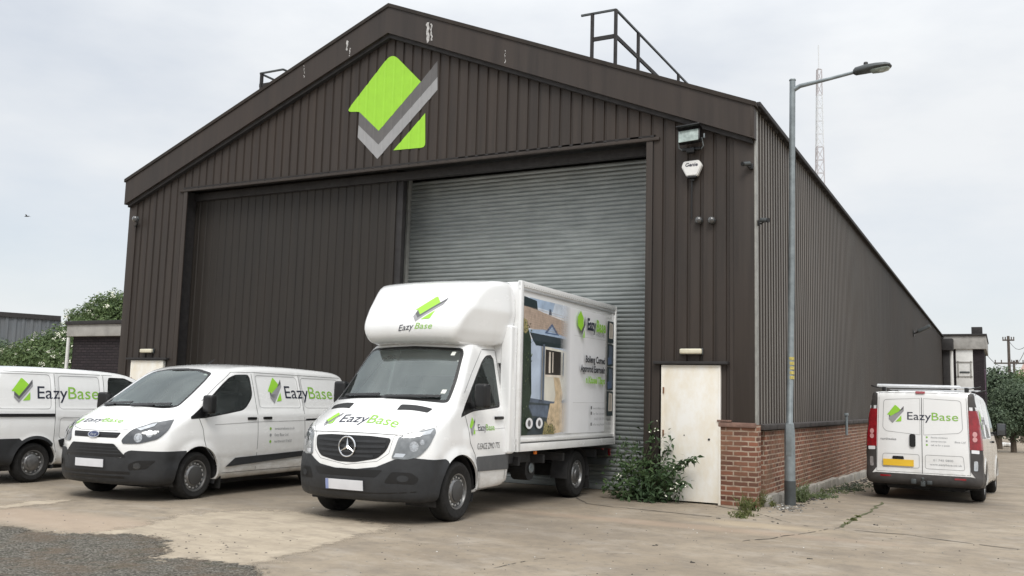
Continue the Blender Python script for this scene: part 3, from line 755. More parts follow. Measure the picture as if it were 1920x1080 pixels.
h0 = gp(1600, 136)
bm = B(); tube(bm, [(tp.x, 0, tp.z-.16), (tp.x+.12, 0, tp.z-.10), (h0.x*.6+tp.x*.4, 0, h0.z-.055), (h0.x, 0, h0.z)], [.042, .036, .028, .026], 12)
obj('arm', bm, M['galv'], e)
h1 = gp(1672, 122); dv = (h1-h0); ln = dv.length; ang = math.atan2(dv.z, dv.x)
bm = B(); rings = []
for t, w_, hh, dz in ((0, .05, .04, 0), (.06, .08, .075, 0), (.3, .10, .085, .005), (.6, .13, .075, .005), (.85, .125, .06, .0), (.96, .09, .04, -.005), (1, .02, .01, -.01)):
    rings.append([bm.verts.new((h0.x+cos(ang)*ln*t-sin(ang)*(dz+hh*sin(q_)), w_*cos(q_), h0.z+sin(ang)*ln*t+cos(ang)*(dz+hh*(sin(q_) if sin(q_) > 0 else sin(q_)*.7)))) for q_ in [2*pi*j/16 for j in range(16)]])
for a, b in zip(rings, rings[1:]):
    for j in range(16): bm.faces.new((a[j], a[(j+1) % 16], b[(j+1) % 16], b[j]))
bm.faces.new(rings[0]); bm.faces.new(rings[-1]); fixn(bm)
hd = obj('lamp_head', bm, M['galvdark'], e)
bm = B(); rings = []
for t, w_, d_ in ((.42, .05, 0), (.5, .10, .035), (.75, .115, .045), (.9, .10, .03), (.955, .03, .0)):
    rings.append([bm.verts.new((h0.x+cos(ang)*ln*t+sin(ang)*(.035+d_*sin(q_)), w_*cos(q_), h0.z+sin(ang)*ln*t-cos(ang)*(.035+d_*sin(q_)))) for q_ in [pi*j/10 for j in range(11)]])
for a, b in zip(rings, rings[1:]):
    for j in range(10): bm.faces.new((a[j], a[j+1], b[j+1], b[j]))
fixn(bm); obj('diffuser', bm, M['floodglass'], hd)
bm = B(); c_ = h0+dv*.33; lathe(bm, [(.035, 0), (.035, .05), (.028, .065), (0, .068)], (c_.x, 0, c_.z+.065), (0, 0, 1), 14); obj('photocell', bm, M['black'], hd)

# ------------------------------------------------------------------ far things
def beam(bm, a, b, r): bar(bm, a, b, r, r)
mb = back(1537, 700, 1, 150); mbx = mb.x; mt_ = back(1535, 130, 1, 150); mtop = back(1535, 85, 1, 150)
e = fit('radio_mast', 'slender lattice radio mast far behind the warehouse', 'mast', (mbx, 150, 0))
M['mast'] = simple('hazed_red_mast_paint', (.48, .46, .47), .7, var=.1)  # mast colours paled to stand in for distance haze
M['mastw'] = simple('white_mast_paint', (.66, .68, .70), .7, var=.1)
bm = B(); H_ = mt_.z; nseg = 26
cor = lambda i, k_: Vector((cos(k_*2*pi/3+.4), sin(k_*2*pi/3+.4), 0))*(1.7-1.2*i/nseg)+Vector(((mt_.x-mbx)*i/nseg, 0, H_*i/nseg))
for i in range(nseg):
    for k_ in range(3):
        n0 = len(bm.faces)
        beam(bm, cor(i, k_), cor(i+1, k_), .14); beam(bm, cor(i, k_), cor(i+1, (k_+1) % 3), .09); beam(bm, cor(i+1, k_), cor(i+1, (k_+1) % 3), .08)
        bm.faces.ensure_lookup_table()
        if (i//4) % 2:
            for f_ in bm.faces[n0:]: f_.material_index = 1
obj('lattice', bm, [M['mast'], M['mastw']], e, 0)
bm = B(); tube(bm, [(mt_.x-mbx, 0, H_), (mt_.x-mbx, 0, mtop.z)], .10, 6); obj('antenna', bm, M['mastw'], e)

# annex building behind the warehouse
AY = 51.2
ax = lambda px, y=AY: back(px, 700, 1, y).x
az = lambda px, py, y=AY: back(px, py, 1, y).z
e = fit('rear_annex', 'flat roofed dark brick annex beyond the far end of the side wall', 'building', (0, AY, 0))
def Q(name, bm, mat, par=None, sm=35):
    o = obj(name, bm, mat, par or e, sm); o.location = tuple(-Vector(e.location)) if not par else (0, 0, 0); return o
x0_, x1_ = -2.0, ax(1846); zr = az(1800, 632)
bm = B(); box(bm, ((x0_+x1_)/2, AY+4, zr/2-1), (x1_-x0_, 8, zr+2-.7), 0); Q('brick_wall', bm, M['dbrick'])
bm = B(); box(bm, ((x0_+x1_)/2+.05, AY+3.9, zr-.35), (x1_-x0_+.2, 8.3, .85), .03); Q('concrete_fascia', bm, M['conc'])
bm = B(); box(bm, ((x0_+x1_)/2+.05, AY+3.9, zr+.12), (x1_-x0_+.3, 8.5, .12), .02); Q('roof', bm, M['darktrim'])
bm = B(); box(bm, (ax(1834), AY+.3, zr+.38), (.62, .7, .5), .02); Q('vent_box', bm, M['darktrim'])
bm = B(); xa, xb = ax(1793), ax(1825); za, zb_ = az(1808, 745), az(1808, 653)
box(bm, ((xa+xb)/2, AY-.06, (za+zb_)/2), (xb-xa, .1, zb_-za), .02); wn = Q('white_panel', bm, M['whitep'])
bm = B()
for py in (679, 706):
    z = az(1808, py); box(bm, ((xa+xb)/2, AY-.13, z), (xb-xa-.06, .05, .07), .01)
for xx in (xa+.12, xb-.12): box(bm, (xx, AY-.13, (az(1808, 679)+az(1808, 706))/2), (.07, .05, 1.05), .01)
obj('window_frame', bm, M['conc'], wn)
bm = B(); box(bm, ((xa+xb)/2, AY-.135, az(1808, 698)), (xb-xa-.4, .03, .10), .01); obj('window_louvre', bm, M['galvdark'], wn)
bm = B(); tube(bm, [(ax(1785), AY-.5, -1), (ax(1785), AY-.5, az(1785, 652))], .12, 10); Q('downpipe', bm, M['whitep'])
bm = B(); box(bm, ((ax(1770)+ax(1783))/2, AY-.6, 1.8), (ax(1783)-ax(1770), .8, az(1777, 640)+2.2), .02); Q('brick_pier', bm, M['darktrim'])
bm = B(); box(bm, ((ax(1769)+ax(1790))/2, AY-.7, az(1777, 648)), (ax(1790)-ax(1769), 1.2, .75), .06); Q('porch_roof', bm, M['darktrim'])
M['purple'] = simple('faded_purple_paint', (.10, .05, .09), .8, var=.3)
bm = B(); box(bm, (x1_+.01, AY+1.0, az(1846, 715)), (.04, 1.2, 1.6), .01); Q('purple_patch', bm, M['purple'])

def pole(px, ptop, pbase, Y, label, arms):
    b = back(px, pbase, 1, Y); t = back(px, ptop, 1, Y)
    e = fit('utility_pole', label, 'utility pole', (b.x, Y, -1)); h = t.z+1
    bm = B(); tube(bm, [(0, 0, 0), (0, 0, h)], [.16, .11], 10); obj('post', bm, M['wood'], e)
    for zz, w_ in arms:
        bm = B(); box(bm, (0, 0, h-zz), (w_, .12, .12), .01)
        for s in (-.45, -.25, .25, .45): tube(bm, [(s*w_, 0, h-zz+.05), (s*w_, 0, h-zz+.28)], .05, 6)
        obj('crossarm', bm, M['wood'], e)
    return Vector((b.x, Y, h-1))
t1 = pole(1893, 630, 705, 75, 'wooden utility pole with crossarms at the far right', [(.35, .9), (2.3, 2.3)])
t2 = pole(1902, 676, 705, 95, 'thin far utility pole just right of the taller one', [(.2, .8)])
for i, (dz, px, py) in enumerate(((-.35, 1925, 648), (-2.5, 1925, 650), (-2.6, 1838, 650))):
    a = t1+Vector((0, 0, dz)); b = back(px, py, 1, 60); bm = B()
    pts = [a.lerp(b, s/10)-Vector((0, 0, .5*sin(pi*s/10))) for s in range(11)]
    o0 = pts[0].copy(); tube(bm, [p-o0 for p in pts], .02, 5)
    o = obj('overhead_wire', bm, M['black'], None, 35, loc=o0)
    tag(o, ('upper overhead wire leaving the tall utility pole to the right', 'lower overhead wire leaving the tall utility pole to the right', 'overhead wire running from the utility pole to the left')[i], 'wire', 'wires on the utility pole')

# left: grey shed and brick outbuilding
e = fit('metal_shed', 'blue grey metal shed in the distance at the left edge', 'building', (-45, 22, 0))
a = back(-60, 581, 1, 20); b = back(114, 600, 1, 24)
bm = B(); d = (b-a); d.z = 0; L_ = d.length; dn = d.normalized(); nn = Vector((-dn.y, dn.x, 0))
za, zb_ = back(0, 586, 1, 20).z, b.z
pr, _ = profile(0, L_, per=.45, a=.2, s=.06, depth=.05)
for (u, du), (v, dv_) in zip(pr, pr[1:]):
    f = lambda t: za+(zb_-za)*t/L_
    vs_ = [a+dn*u-nn*du*-1, a+dn*v-nn*dv_*-1]
    q = [Vector((p.x, p.y, 0))-e.location for p in vs_]
    A4 = [bm.verts.new((q[0].x, q[0].y, 0)), bm.verts.new((q[1].x, q[1].y, 0)), bm.verts.new((q[1].x, q[1].y, f(v))), bm.verts.new((q[0].x, q[0].y, f(u)))]
    bm.faces.new(A4)
obj('wall', bm, M['farclad'], e, 20)
bm = B(); bar(bm, (a.x-e.location.x, a.y-22, za+.1), (b.x-e.location.x, b.y-22, zb_+.1), .3, .28)
obj('eaves_trim', bm, M['darktrim'], e)
bm = B(); p = [(a.x, a.y, za+.1), (b.x, b.y, zb_+.1), (b.x+nn.x*14, b.y+nn.y*14, zb_-.6), (a.x+nn.x*14, a.y+nn.y*14, za-.6)]
top_ = [bm.verts.new(Vector(v)-e.location) for v in p]; bot_ = [bm.verts.new((Vector(v)-e.location)*Vector((1, 1, 0))+Vector((nn.x*.1, nn.y*.1, 0))) for v in p]
bm.faces.new(top_); bm.faces.new((bot_[1], bot_[2], top_[2], top_[1])); bm.faces.new((bot_[2], bot_[3], top_[3], top_[2]))
obj('roof', bm, M['farclad'], e, 0)

e = fit('brick_outbuilding', 'low dark brick outbuilding with a concrete fascia beside the left end of the warehouse', 'building', (-16.9, 3, 0))
xl = back(133, 680, 1, 3).x; zt = back(180, 609, 1, 3).z
bm = B(); box(bm, ((xl-13.9)/2+16.9, 2.5, (zt-.25)/2), (-13.95-xl, 5, zt-.25), 0); obj('brick_wall', bm, M['dbrick'], e)
bm = B(); box(bm, ((xl-13.9)/2+16.9-.06, 2.45, zt-.16), (-13.95-xl+.1, 5.2, .32), .01); obj('concrete_fascia', bm, M['conc'], e)
bm = B(); box(bm, ((xl-13.9)/2+16.9-.06, 2.45, zt+.05), (-13.95-xl+.16, 5.3, .10), .01); obj('roof_edge', bm, M['darktrim'], e)
bm = B(); tube(bm, [(xl+16.9-.02, -.12, 0), (xl+16.9-.02, -.12, zt-.35)], .045, 10); obj('downpipe', bm, M['whitep'], e)

# stake by the side wall, far yard wall, small pale heap, far roof
q = back(1588, 787, 0, .14); e = fit('conduit_stub', 'short grey conduit stub sticking up above the coping of the side wall', 'pipe', (.13, q.y, 0))
bm = B(); tube(bm, [(0, 0, .9), (0, 0, back(1588, 776, 0, .13).z)], .03, 8); obj('pipe', bm, M['galv'], e)
bm = B(); box(bm, (0, 0, back(1588, 777, 0, .13).z), (.08, .1, .06), .01); obj('cap', bm, M['galv'], e)
q = back(1885, 823, 2, -.6); bm = B(); 
for i in range(14):
    box(bm, (random.uniform(-.7, .7), random.uniform(-.4, .4), .12+random.uniform(0, .1)), (.5, .5, .25), .1, Matrix.Rotation(random.random()*3, 3, 'Z'))
o = obj('rubble_heap', bm, M['whitep'], None, 35, loc=(q.x, q.y, gz(q.x, q.y))); tag(o, 'small pale heap on the ground beyond the right van', 'rubble heap')
e = fit('distant_house', 'far house with an orange tiled roof at the right edge', 'house', (13, 120, 0)); a = back(1912, 706, 1, 120); b = back(1990, 706, 1, 120); c0 = back(1920, 692, 1, 120)
M['tile'] = simple('orange_tiles', (.36, .24, .20), .8)
bm = B(); box(bm, ((a.x+b.x)/2-13, 4, a.z/2), (b.x-a.x, 8, a.z), 0); obj('wall', bm, M['conc'], e)
bm = B(); v = [bm.verts.new((x-13, y, z)) for x, y, z in ((a.x-.3, -.3, a.z), (b.x+.3, -.3, a.z), (b.x, 4, a.z+2.4), (a.x+.8, 4, a.z+2.4), (a.x-.3, 8.3, a.z), (b.x+.3, 8.3, a.z))]
bm.faces.new(v[:4]); bm.faces.new((v[3], v[2], v[5], v[4])); bm.faces.new((v[0], v[3], v[4])); obj('roof', bm, M['tile'], e, 0)
e = fit('boundary_wall', 'low pale wall in front of the trees beyond the right van', 'wall', (4.4, 70, 0)); a = back(1846, 745, 1, 70); b = back(1872, 745, 1, 70)
bm = B(); box(bm, ((a.x+b.x)/2-4.4, 0, 1.0), (b.x-a.x, .3, a.z*2-1.4), .02); obj('wall_panel', bm, M['conc'], e)

# bird
q = back(50, 406, 1, 60); bm = B()
tube(bm, [(-.28, 0, 0), (-.15, 0, .03), (0, 0, .04), (.18, 0, .02), (.34, 0, .02)], [.01, .06, .075, .05, .012], 10)
for s in (-1, 1):
    v = [bm.verts.new(p) for p in ((-.08, s*.05, .05), (.12, s*.05, .05), (.10, s*.45, .20), (.22, s*.80, .12), (.0, s*.5, .18))]; bm.faces.new((v[0], v[1], v[2], v[4])); bm.faces.new((v[4], v[2], v[3]))
o = obj('bird', bm, M['black'], None, 35, loc=tuple(q), rz=.6); tag(o, 'small dark bird flying in the sky at the left', 'bird')

# ------------------------------------------------------------------ plants
def leaf(bm, p, n, L_, w, mi=0, droop=.2):
    n = n.normalized(); s = n.orthogonal().normalized(); s = (Matrix.Rotation(random.random()*6.28, 3, n)@s)
    t = n.cross(s); a = p; b = p+s*L_*.5+t*w*.5; c_ = p+s*L_+n*(-droop*L_); d = p+s*L_*.5-t*w*.5
    f_ = bm.faces.new([bm.verts.new(v) for v in (a, b, c_, d)]); f_.material_index = mi
def crown(name, clumps, nleaf, L_, w, mat, parent, flower=0, fl=.12, dens=1.5):
    "clumps: (centre, radii)"
    bm = B()
    wts = [c_[1][0]*c_[1][1]*c_[1][2] for c_ in clumps]; tot = sum(wts)
    for (c_, r_), w_ in zip(clumps, wts):
        for i in range(int(nleaf*w_/tot)):
            d = Vector((random.gauss(0, 1), random.gauss(0, 1), random.gauss(0, 1))).normalized()
            rr = random.random()**(1/dens/1.6)
            rr *= 1+.22*pnoise(Vector((d.x*2.2+c_[0], d.y*2.2, d.z*2.2+c_[2])))
            p = Vector((c_[0]+d.x*r_[0]*rr, c_[1]+d.y*r_[1]*rr, c_[2]+d.z*r_[2]*rr))
            if p.z < .02: continue
            n = (d+Vector((random.gauss(0, .6), random.gauss(0, .6), random.gauss(.4, .6))))
            leaf(bm, p, n, L_*random.uniform(.6, 1.3), w*random.uniform(.6, 1.3))
    o = obj(name, bm, mat, parent, 0)
    if flower:
        bm = B()
        for i in range(flower):
            c_, r_ = random.choice(clumps); d = Vector((random.gauss(0, 1), -abs(random.gauss(0, 1)), random.gauss(.25, .8))).normalized()
            p = Vector((c_[0]+d.x*r_[0], c_[1]+d.y*r_[1], c_[2]+d.z*r_[2])); s_ = fl*random.uniform(.5, 1.3)
            for j in range(14):
                leaf(bm, p+Vector((random.uniform(-s_, s_), random.uniform(-s_, s_)*.6, random.uniform(-s_, s_)*.5)), d+Vector((random.gauss(0, .3), random.gauss(0, .3), .3)), s_*.5, s_*.45)
        obj('blossom', bm, M['flower'], parent, 0)
    return o
def tree(name, label, cat, base, clumps, nleaf, L_, w, mat, flower=0, fl=.12, group=None, tr=.12):
    e = fit(name, label, cat, base, group)
    bm = B(); hc = clumps[0][0]
    tube(bm, [(0, 0, -.3), (hc[0]*.3, hc[1]*.3, hc[2]*.5), tuple(hc)], [tr, tr*.8, tr*.4], 8)
    for c_, r_ in clumps[1:]: tube(bm, [(hc[0]*.3, hc[1]*.3, hc[2]*.45), tuple((Vector(hc)*.35+Vector(c_)*.65)), tuple(c_)], [tr*.5, tr*.35, tr*.15], 6)
    obj('trunk', bm, M['bark'], e)
    crown('crown', clumps, nleaf, L_, w, mat, e, flower, fl); return e
def clumps_from(pts, base):
    "pts: (px, py, Y, radius) in picture measurements -> clumps relative to base"
    out_ = []
    for px, py, Y, r_ in pts:
        q = back(px, py, 1, Y)-Vector(base); out_.append((tuple(q), (r_, r_*.9, r_*.85)))
    return out_
b = (back(110, 700, 1, 12).x, 12, 0)
tree('elder_tree', 'large elder bush with cream blossom in front of the grey shed', 'tree', b, clumps_from([(95, 680, 12, 1.5), (150, 640, 13, 1.2), (60, 670, 12, 1.1), (115, 640, 12.5, .9), (20, 690, 12, 1.1), (130, 690, 11.5, 1.2), (-10, 680, 13, 1.0), (80, 650, 12.5, .8)], b), 15000, .17, .09, M['leafel'], 95, .12)
b = (back(190, 650, 1, 18).x, 18, 0)
tree('leafy_tree', 'pale green tree rising behind the brick outbuilding', 'tree', b, clumps_from([(185, 600, 18, 1.2), (160, 600, 18, 1.0), (215, 585, 18, 1.4), (200, 620, 17.5, 1.3), (140, 592, 18, .5), (190, 575, 18, .7), (225, 570, 18, .7)], b), 10000, .17, .09, M['leafel'], 26, .13)
b = (back(8, 690, 1, 16).x, 16, 0)
tree('dark_bush', 'dark bush at the left edge in front of the grey shed', 'bush', b, clumps_from([(10, 670, 16, 1.0), (-15, 660, 16, 1.0), (30, 690, 15.5, .9)], b), 3500, .17, .09, M['leafdk'])
# right side greenery
def rt_tree(label, px, base_py, Y, cl, n_, mat, L_=.32):
    b = (back(px, 760, 1, Y).x, Y, -1.0); tree('broadleaf_tree', label, 'tree', b, clumps_from(cl, b), n_, L_, L_*.55, mat, group='trees beyond the right side of the yard', tr=.2)
rt_tree('dark round tree behind the annex left of the utility pole', 1872, 760, 66, [(1868, 730, 66, 1.9), (1858, 715, 66, 1.1), (1875, 708, 66, 1.2), (1880, 740, 66, 1.8), (1890, 715, 66, .9), (1862, 700, 66, .6), (1860, 772, 66, 1.5), (1880, 775, 66, 1.6), (1868, 796, 66, 1.1), (1884, 798, 66, 1.1)], 6500, M['leafdk'], .26)
rt_tree('wide pale green tree at the right edge beyond the van mirror', 1898, 760, 60, [(1897, 765, 60, 1.9), (1885, 745, 60, 1.1), (1910, 745, 60, 1.6), (1925, 755, 60, 1.7), (1885, 780, 60, 1.4), (1905, 785, 60, 1.5), (1930, 785, 60, 1.6), (1880, 798, 60, 1.0), (1895, 800, 60, 1.2), (1915, 800, 60, 1.2)], 8000, M['leafdk'], .22)
rt_tree('small dark shrub at the foot of the annex', 1862, 780, 58, [(1862, 780, 58, .9), (1872, 785, 58, .9), (1856, 790, 58, .7), (1865, 798, 58, .9), (1880, 798, 58, .9)], 2600, M['leafdk'], .2)
rt_tree('leafy treetop behind the far pole at the right edge', 1915, 740, 85, [(1915, 720, 85, 1.8), (1905, 725, 85, 1.6), (1930, 722, 85, 1.8), (1890, 735, 85, 1.7)], 2600, M['leafel'], .3)

# bush between the truck and the white door
def shrub():
    b = Vector((-1.75, -.10, 0)); e = fit('shrub', 'straggly self seeded bush between the box truck and the white door', 'bush', tuple(b))
    bm = B(); st = B(); S = []
    q = lambda px, py, y: back(px, py, 1, y)-b
    tips = [q(1308, 856, -.3), q(1292, 862, -.3), q(1278, 868, -.28), q(1288, 905, -.3), q(1280, 918, -.34), q(1262, 825, -.1), q(1180, 800, .2), q(1210, 790, .25), q(1235, 790, 0), q(1150, 850, -.1), q(1245, 815, -.1), q(1300, 858, -.25), q(1285, 905, -.3), q(1265, 920, -.35), q(1160, 890, -.3), q(1140, 915, -.3), q(1200, 860, -.2), q(1225, 850, -.1), q(1190, 900, -.45), q(1230, 910, -.45), q(1250, 880, -.35), q(1170, 830, 0), q(1215, 830, .0), q(1150, 935, -.2), q(1255, 840, -.1), q(1270, 870, -.3), q(1195, 815, .1), q(1225, 935, -.5), q(1175, 925, -.5), q(1205, 880, -.4), q(1160, 815, .15), q(1240, 800, .05), q(1180, 870, -.4), q(1215, 895, -.5), q(1150, 870, -.2)]
    for t in tips:
        r0_ = Vector((random.uniform(-.22, .25), random.uniform(-.1, .1), 0)); mid_ = r0_.lerp(t, .5)+Vector((random.uniform(-.06, .06), random.uniform(-.06, .06), .10+.05*random.random()))
        pts = [r0_*(1-s)**2+mid_*2*s*(1-s)+t*s*s for s in [i/7 for i in range(8)]]
        tube(st, pts, [.010-.008*i/7 for i in range(8)], 5, caps=False)
        nl = int(72*max(.18, 1-t.z*.72)) if t.x < .75 else 40
        for i in range(nl):
            s = .22+.78*random.random()**.8; p = r0_*(1-s)**2+mid_*2*s*(1-s)+t*s*s
            wd = (.15 if t.x < .75 else .045)*(1.15-s*.8)
            p = p+Vector((random.gauss(0, wd), random.gauss(0, wd), random.gauss(0, wd)))
            if p.z < .02: p.z = .02+random.random()*.05
            if p.y+b.y > -.06 and p.x+b.x > -1.66: p.y = -.06-b.y-random.random()*.08
            leaf(bm, p, Vector((random.gauss(0, .7), -.4+random.gauss(0, .6), .7)), random.uniform(.06, .15), random.uniform(.024, .055), droop=.4)
    obj('foliage', bm, M['leaf'], e, 0); obj('stem', st, M['stem'], e)
    bm = B()
    for i in range(7):
        t = random.choice(tips)
        for j in range(6): leaf(bm, t*random.uniform(.7, 1)+Vector((random.gauss(0, .03), -.08+random.gauss(0, .03), random.gauss(0, .03))), Vector((random.gauss(0, 1), -1, 1)), .03, .025)
    obj('blossom', bm, M['flower'], e, 0)
    # dried brown leaves at its back, against the door jamb
    bm = B()
    for i in range(420):
        p = q(random.gauss(1233, 8), random.uniform(800, 890), .12)
        leaf(bm, p, Vector((random.gauss(0, 1), -1, random.gauss(0, .6))), .07, .04)
    obj('withered_leaves', bm, M['dead'], e, 0)
M['dead'] = leafmat('withered_leaf', (.06, .045, .035), (.10, .075, .055), (.07, .06, .05))
shrub()
def weeds(name, label, cat, spots, mat, group, seed=0):
    out_ = []
    e = fit(name, label, cat, spots[0][0], group); o0 = Vector(spots[0][0]); bm = B()
    for loc, n_, h_, sp in spots:
        for i in range(n_):
            p = Vector(loc)-o0+Vector((random.gauss(0, sp), random.gauss(0, sp), 0)); hh = h_*random.uniform(.3, 1.1)
            d = Vector((random.gauss(0, .35), random.gauss(0, .35), 1)).normalized(); s = d.orthogonal().normalized()*random.uniform(.003, .008)
            s = Matrix.Rotation(random.random()*6.3, 3, d)@s
            a = p; m_ = p+d*hh*.6; t = p+d*hh+Vector((d.x, d.y, -.2))*hh*.4
            v = [bm.verts.new(x) for x in (a-s, a+s, m_+s, t, m_-s)]; bm.faces.new(v)
            if random.random() < .7:
                for j in range(4): leaf(bm, p+d*hh*random.uniform(.15, 1), Vector((random.gauss(0, 1), random.gauss(0, 1), .6)), random.uniform(.02, .05), .018)
    o = obj('leaves', bm, mat, e, 0)
w = lambda px, py: tuple((lambda q: (q.x, q.y, gz(q.x, q.y)))(back(px, py)))
weeds('weed_clump', 'tall yellow green weeds at the foot of the brick corner', 'weeds', [(w(1402, 957), 80, .26, .06), (w(1396, 966), 50, .10, .08), (w(1420, 950), 70, .30, .04), (w(1440, 948), 50, .16, .07), (w(1388, 971), 40, .08, .05)], M['grass'], 'weeds along the foot of the wall')
weeds('weed_clump', 'weeds growing behind the foot of the street lamp', 'weeds', [(w(1505, 934), 60, .30, .06), (w(1530, 928), 60, .12, .12), (w(1500, 938), 45, .45, .04), (w(1560, 915), 60, .10, .18)], M['leafpale'], 'weeds along the foot of the wall')
weeds('weed_clump', 'low dark weeds along the side wall just before the right van', 'weeds', [(w(1590, 908), 90, .10, .22), (w(1620, 900), 80, .08, .22), (w(1545, 925), 50, .08, .10)], M['leafdk'], 'weeds along the foot of the wall')
weeds('weed_clump', 'small weed at the foot of the white door', 'weeds', [(w(1332, 943), 50, .13, .025), (w(1322, 944), 16, .06, .03)], M['leaf'], 'weeds along the foot of the wall')
weeds('weed_clump', 'mossy weeds in the slab joint right of the street lamp', 'weeds', [(w(1600, 976), 46, .022, .018), (w(1609, 970), 20, .016, .014), (w(1588, 983), 10, .012, .01)], M['grass'], 'weeds along the foot of the wall')

# ------------------------------------------------------------------ grit, stones and debris (uncountable)
def scatter(name, spots, mats, kind='stuff'):
    bm = B()
    ico = bmesh.new(); bmesh.ops.create_icosphere(ico, subdivisions=1, radius=1); base = [v.co.copy() for v in ico.verts]; fcs = [[v.index for v in f_.verts] for f_ in ico.faces]; ico.free()
    for (x, y, s, mi) in spots:
        sc = Vector((s*random.uniform(.6, 1.4), s*random.uniform(.6, 1.4), s*random.uniform(.3, .7))); m_ = Matrix.Rotation(random.random()*6.3, 3, 'Z')
        vs_ = [bm.verts.new(m_@Vector((v.x*sc.x*random.uniform(.8, 1.2), v.y*sc.y*random.uniform(.8, 1.2), v.z*sc.z))+Vector((x, y, gz(x, y)+sc.z*.4))) for v in base]
        for f_ in fcs: bm.faces.new([vs_[i] for i in f_]).material_index = mi
    o = obj(name, bm, mats, None, 0); tag(o, kind=kind); return o
M['stone1'] = simple('grey_stone', (.19, .185, .17), .9, var=.4, scale=30); M['stone2'] = simple('white_stone', (.52, .51, .48), .9, var=.3, scale=30); M['stone3'] = simple('dark_stone', (.05, .046, .04), .9, var=.4, scale=30)
sp_ = []
for i in range(3800):
    px, py = random.uniform(-60, 500), random.uniform(985, 1085)
    lim = 990+max(0, px)*.05 if px < 300 else 1052+(px-300)*.08
    if py < lim+random.gauss(4, 7): continue
    q = back(px, py); sp_.append((q.x, q.y, random.choice((.003, .004, .005, .006, .009)), random.choices((0, 1, 2), (7, .8, 4))[0]))
for i in range(110):
    px = random.gauss(370, 75); py = random.gauss(1025, 18)
    q = back(px, py); sp_.append((q.x, q.y, random.choice((.005, .008, .012)), 2))
for i in range(500):
    px = random.uniform(-50, 1950); py = random.uniform(950, 1080); q = back(px, py); sp_.append((q.x, q.y, random.choice((.003, .004, .006, .009)), random.choices((0, 1, 2), (3, 1, 4))[0]))
scatter('gravel', sp_, [M['stone1'], M['stone2'], M['stone3']])
sp_ = []
for i in range(190):
    q = back(random.gauss(1478, 15), random.gauss(951, 5)); sp_.append((q.x, q.y, random.choice((.010, .015, .022)), random.choices((0, 1, 2), (5, 1, 2))[0]))
scatter('loose_stones', sp_, [M['stone1'], M['stone2'], M['stone3']])
sp_ = []
for i in range(520):
    q = back(random.uniform(1500, 1625), random.gauss(912, 6)-0.0); y = random.uniform(1.5, 12); x = .22+abs(random.gauss(0, .2)); sp_.append((x, y, random.choice((.01, .02, .03)), random.choices((0, 2), (1, 3))[0]))
for px, py in ((1500, 949), (1509, 944), (1573, 936), (1550, 949), (1414, 975), (1345, 972), (1643, 985), (1515, 1048), (1230, 1023), (1297, 1055), (1449, 979), (1460, 982)):
    q = back(px, py)
    for j in range(3): sp_.append((q.x+random.gauss(0, .015), q.y+random.gauss(0, .015), .015, 2))
scatter('debris', sp_, [M['stone1'], M['stone2'], M['stone3']])

# ================================================================== vehicles
# Each body is a smooth solid given by its side profile, its width at each height and its plan curvature; the surface is
# sampled on a grid, and windows, bumpers, lamps and grilles are cut out of it as parts of their own.
def chaikin(p, n=2):
    p = np.array(p, float)
    for _ in range(n):
        q = np.roll(p, -1, 0); p = np.stack([p*.75+q*.25, p*.25+q*.75], 1).reshape(-1, 2)
    return p
def sstep(a, b, x): t = np.clip((x-a)/(b-a), 0, 1); return t*t*(3-2*t)
def smax(a, b, r):
    m_ = np.maximum(a, b); k_ = (a > -r) & (b > -r)
    return np.where(k_, np.sqrt(np.maximum(a+r, 0)**2+np.maximum(b+r, 0)**2)-r, m_)

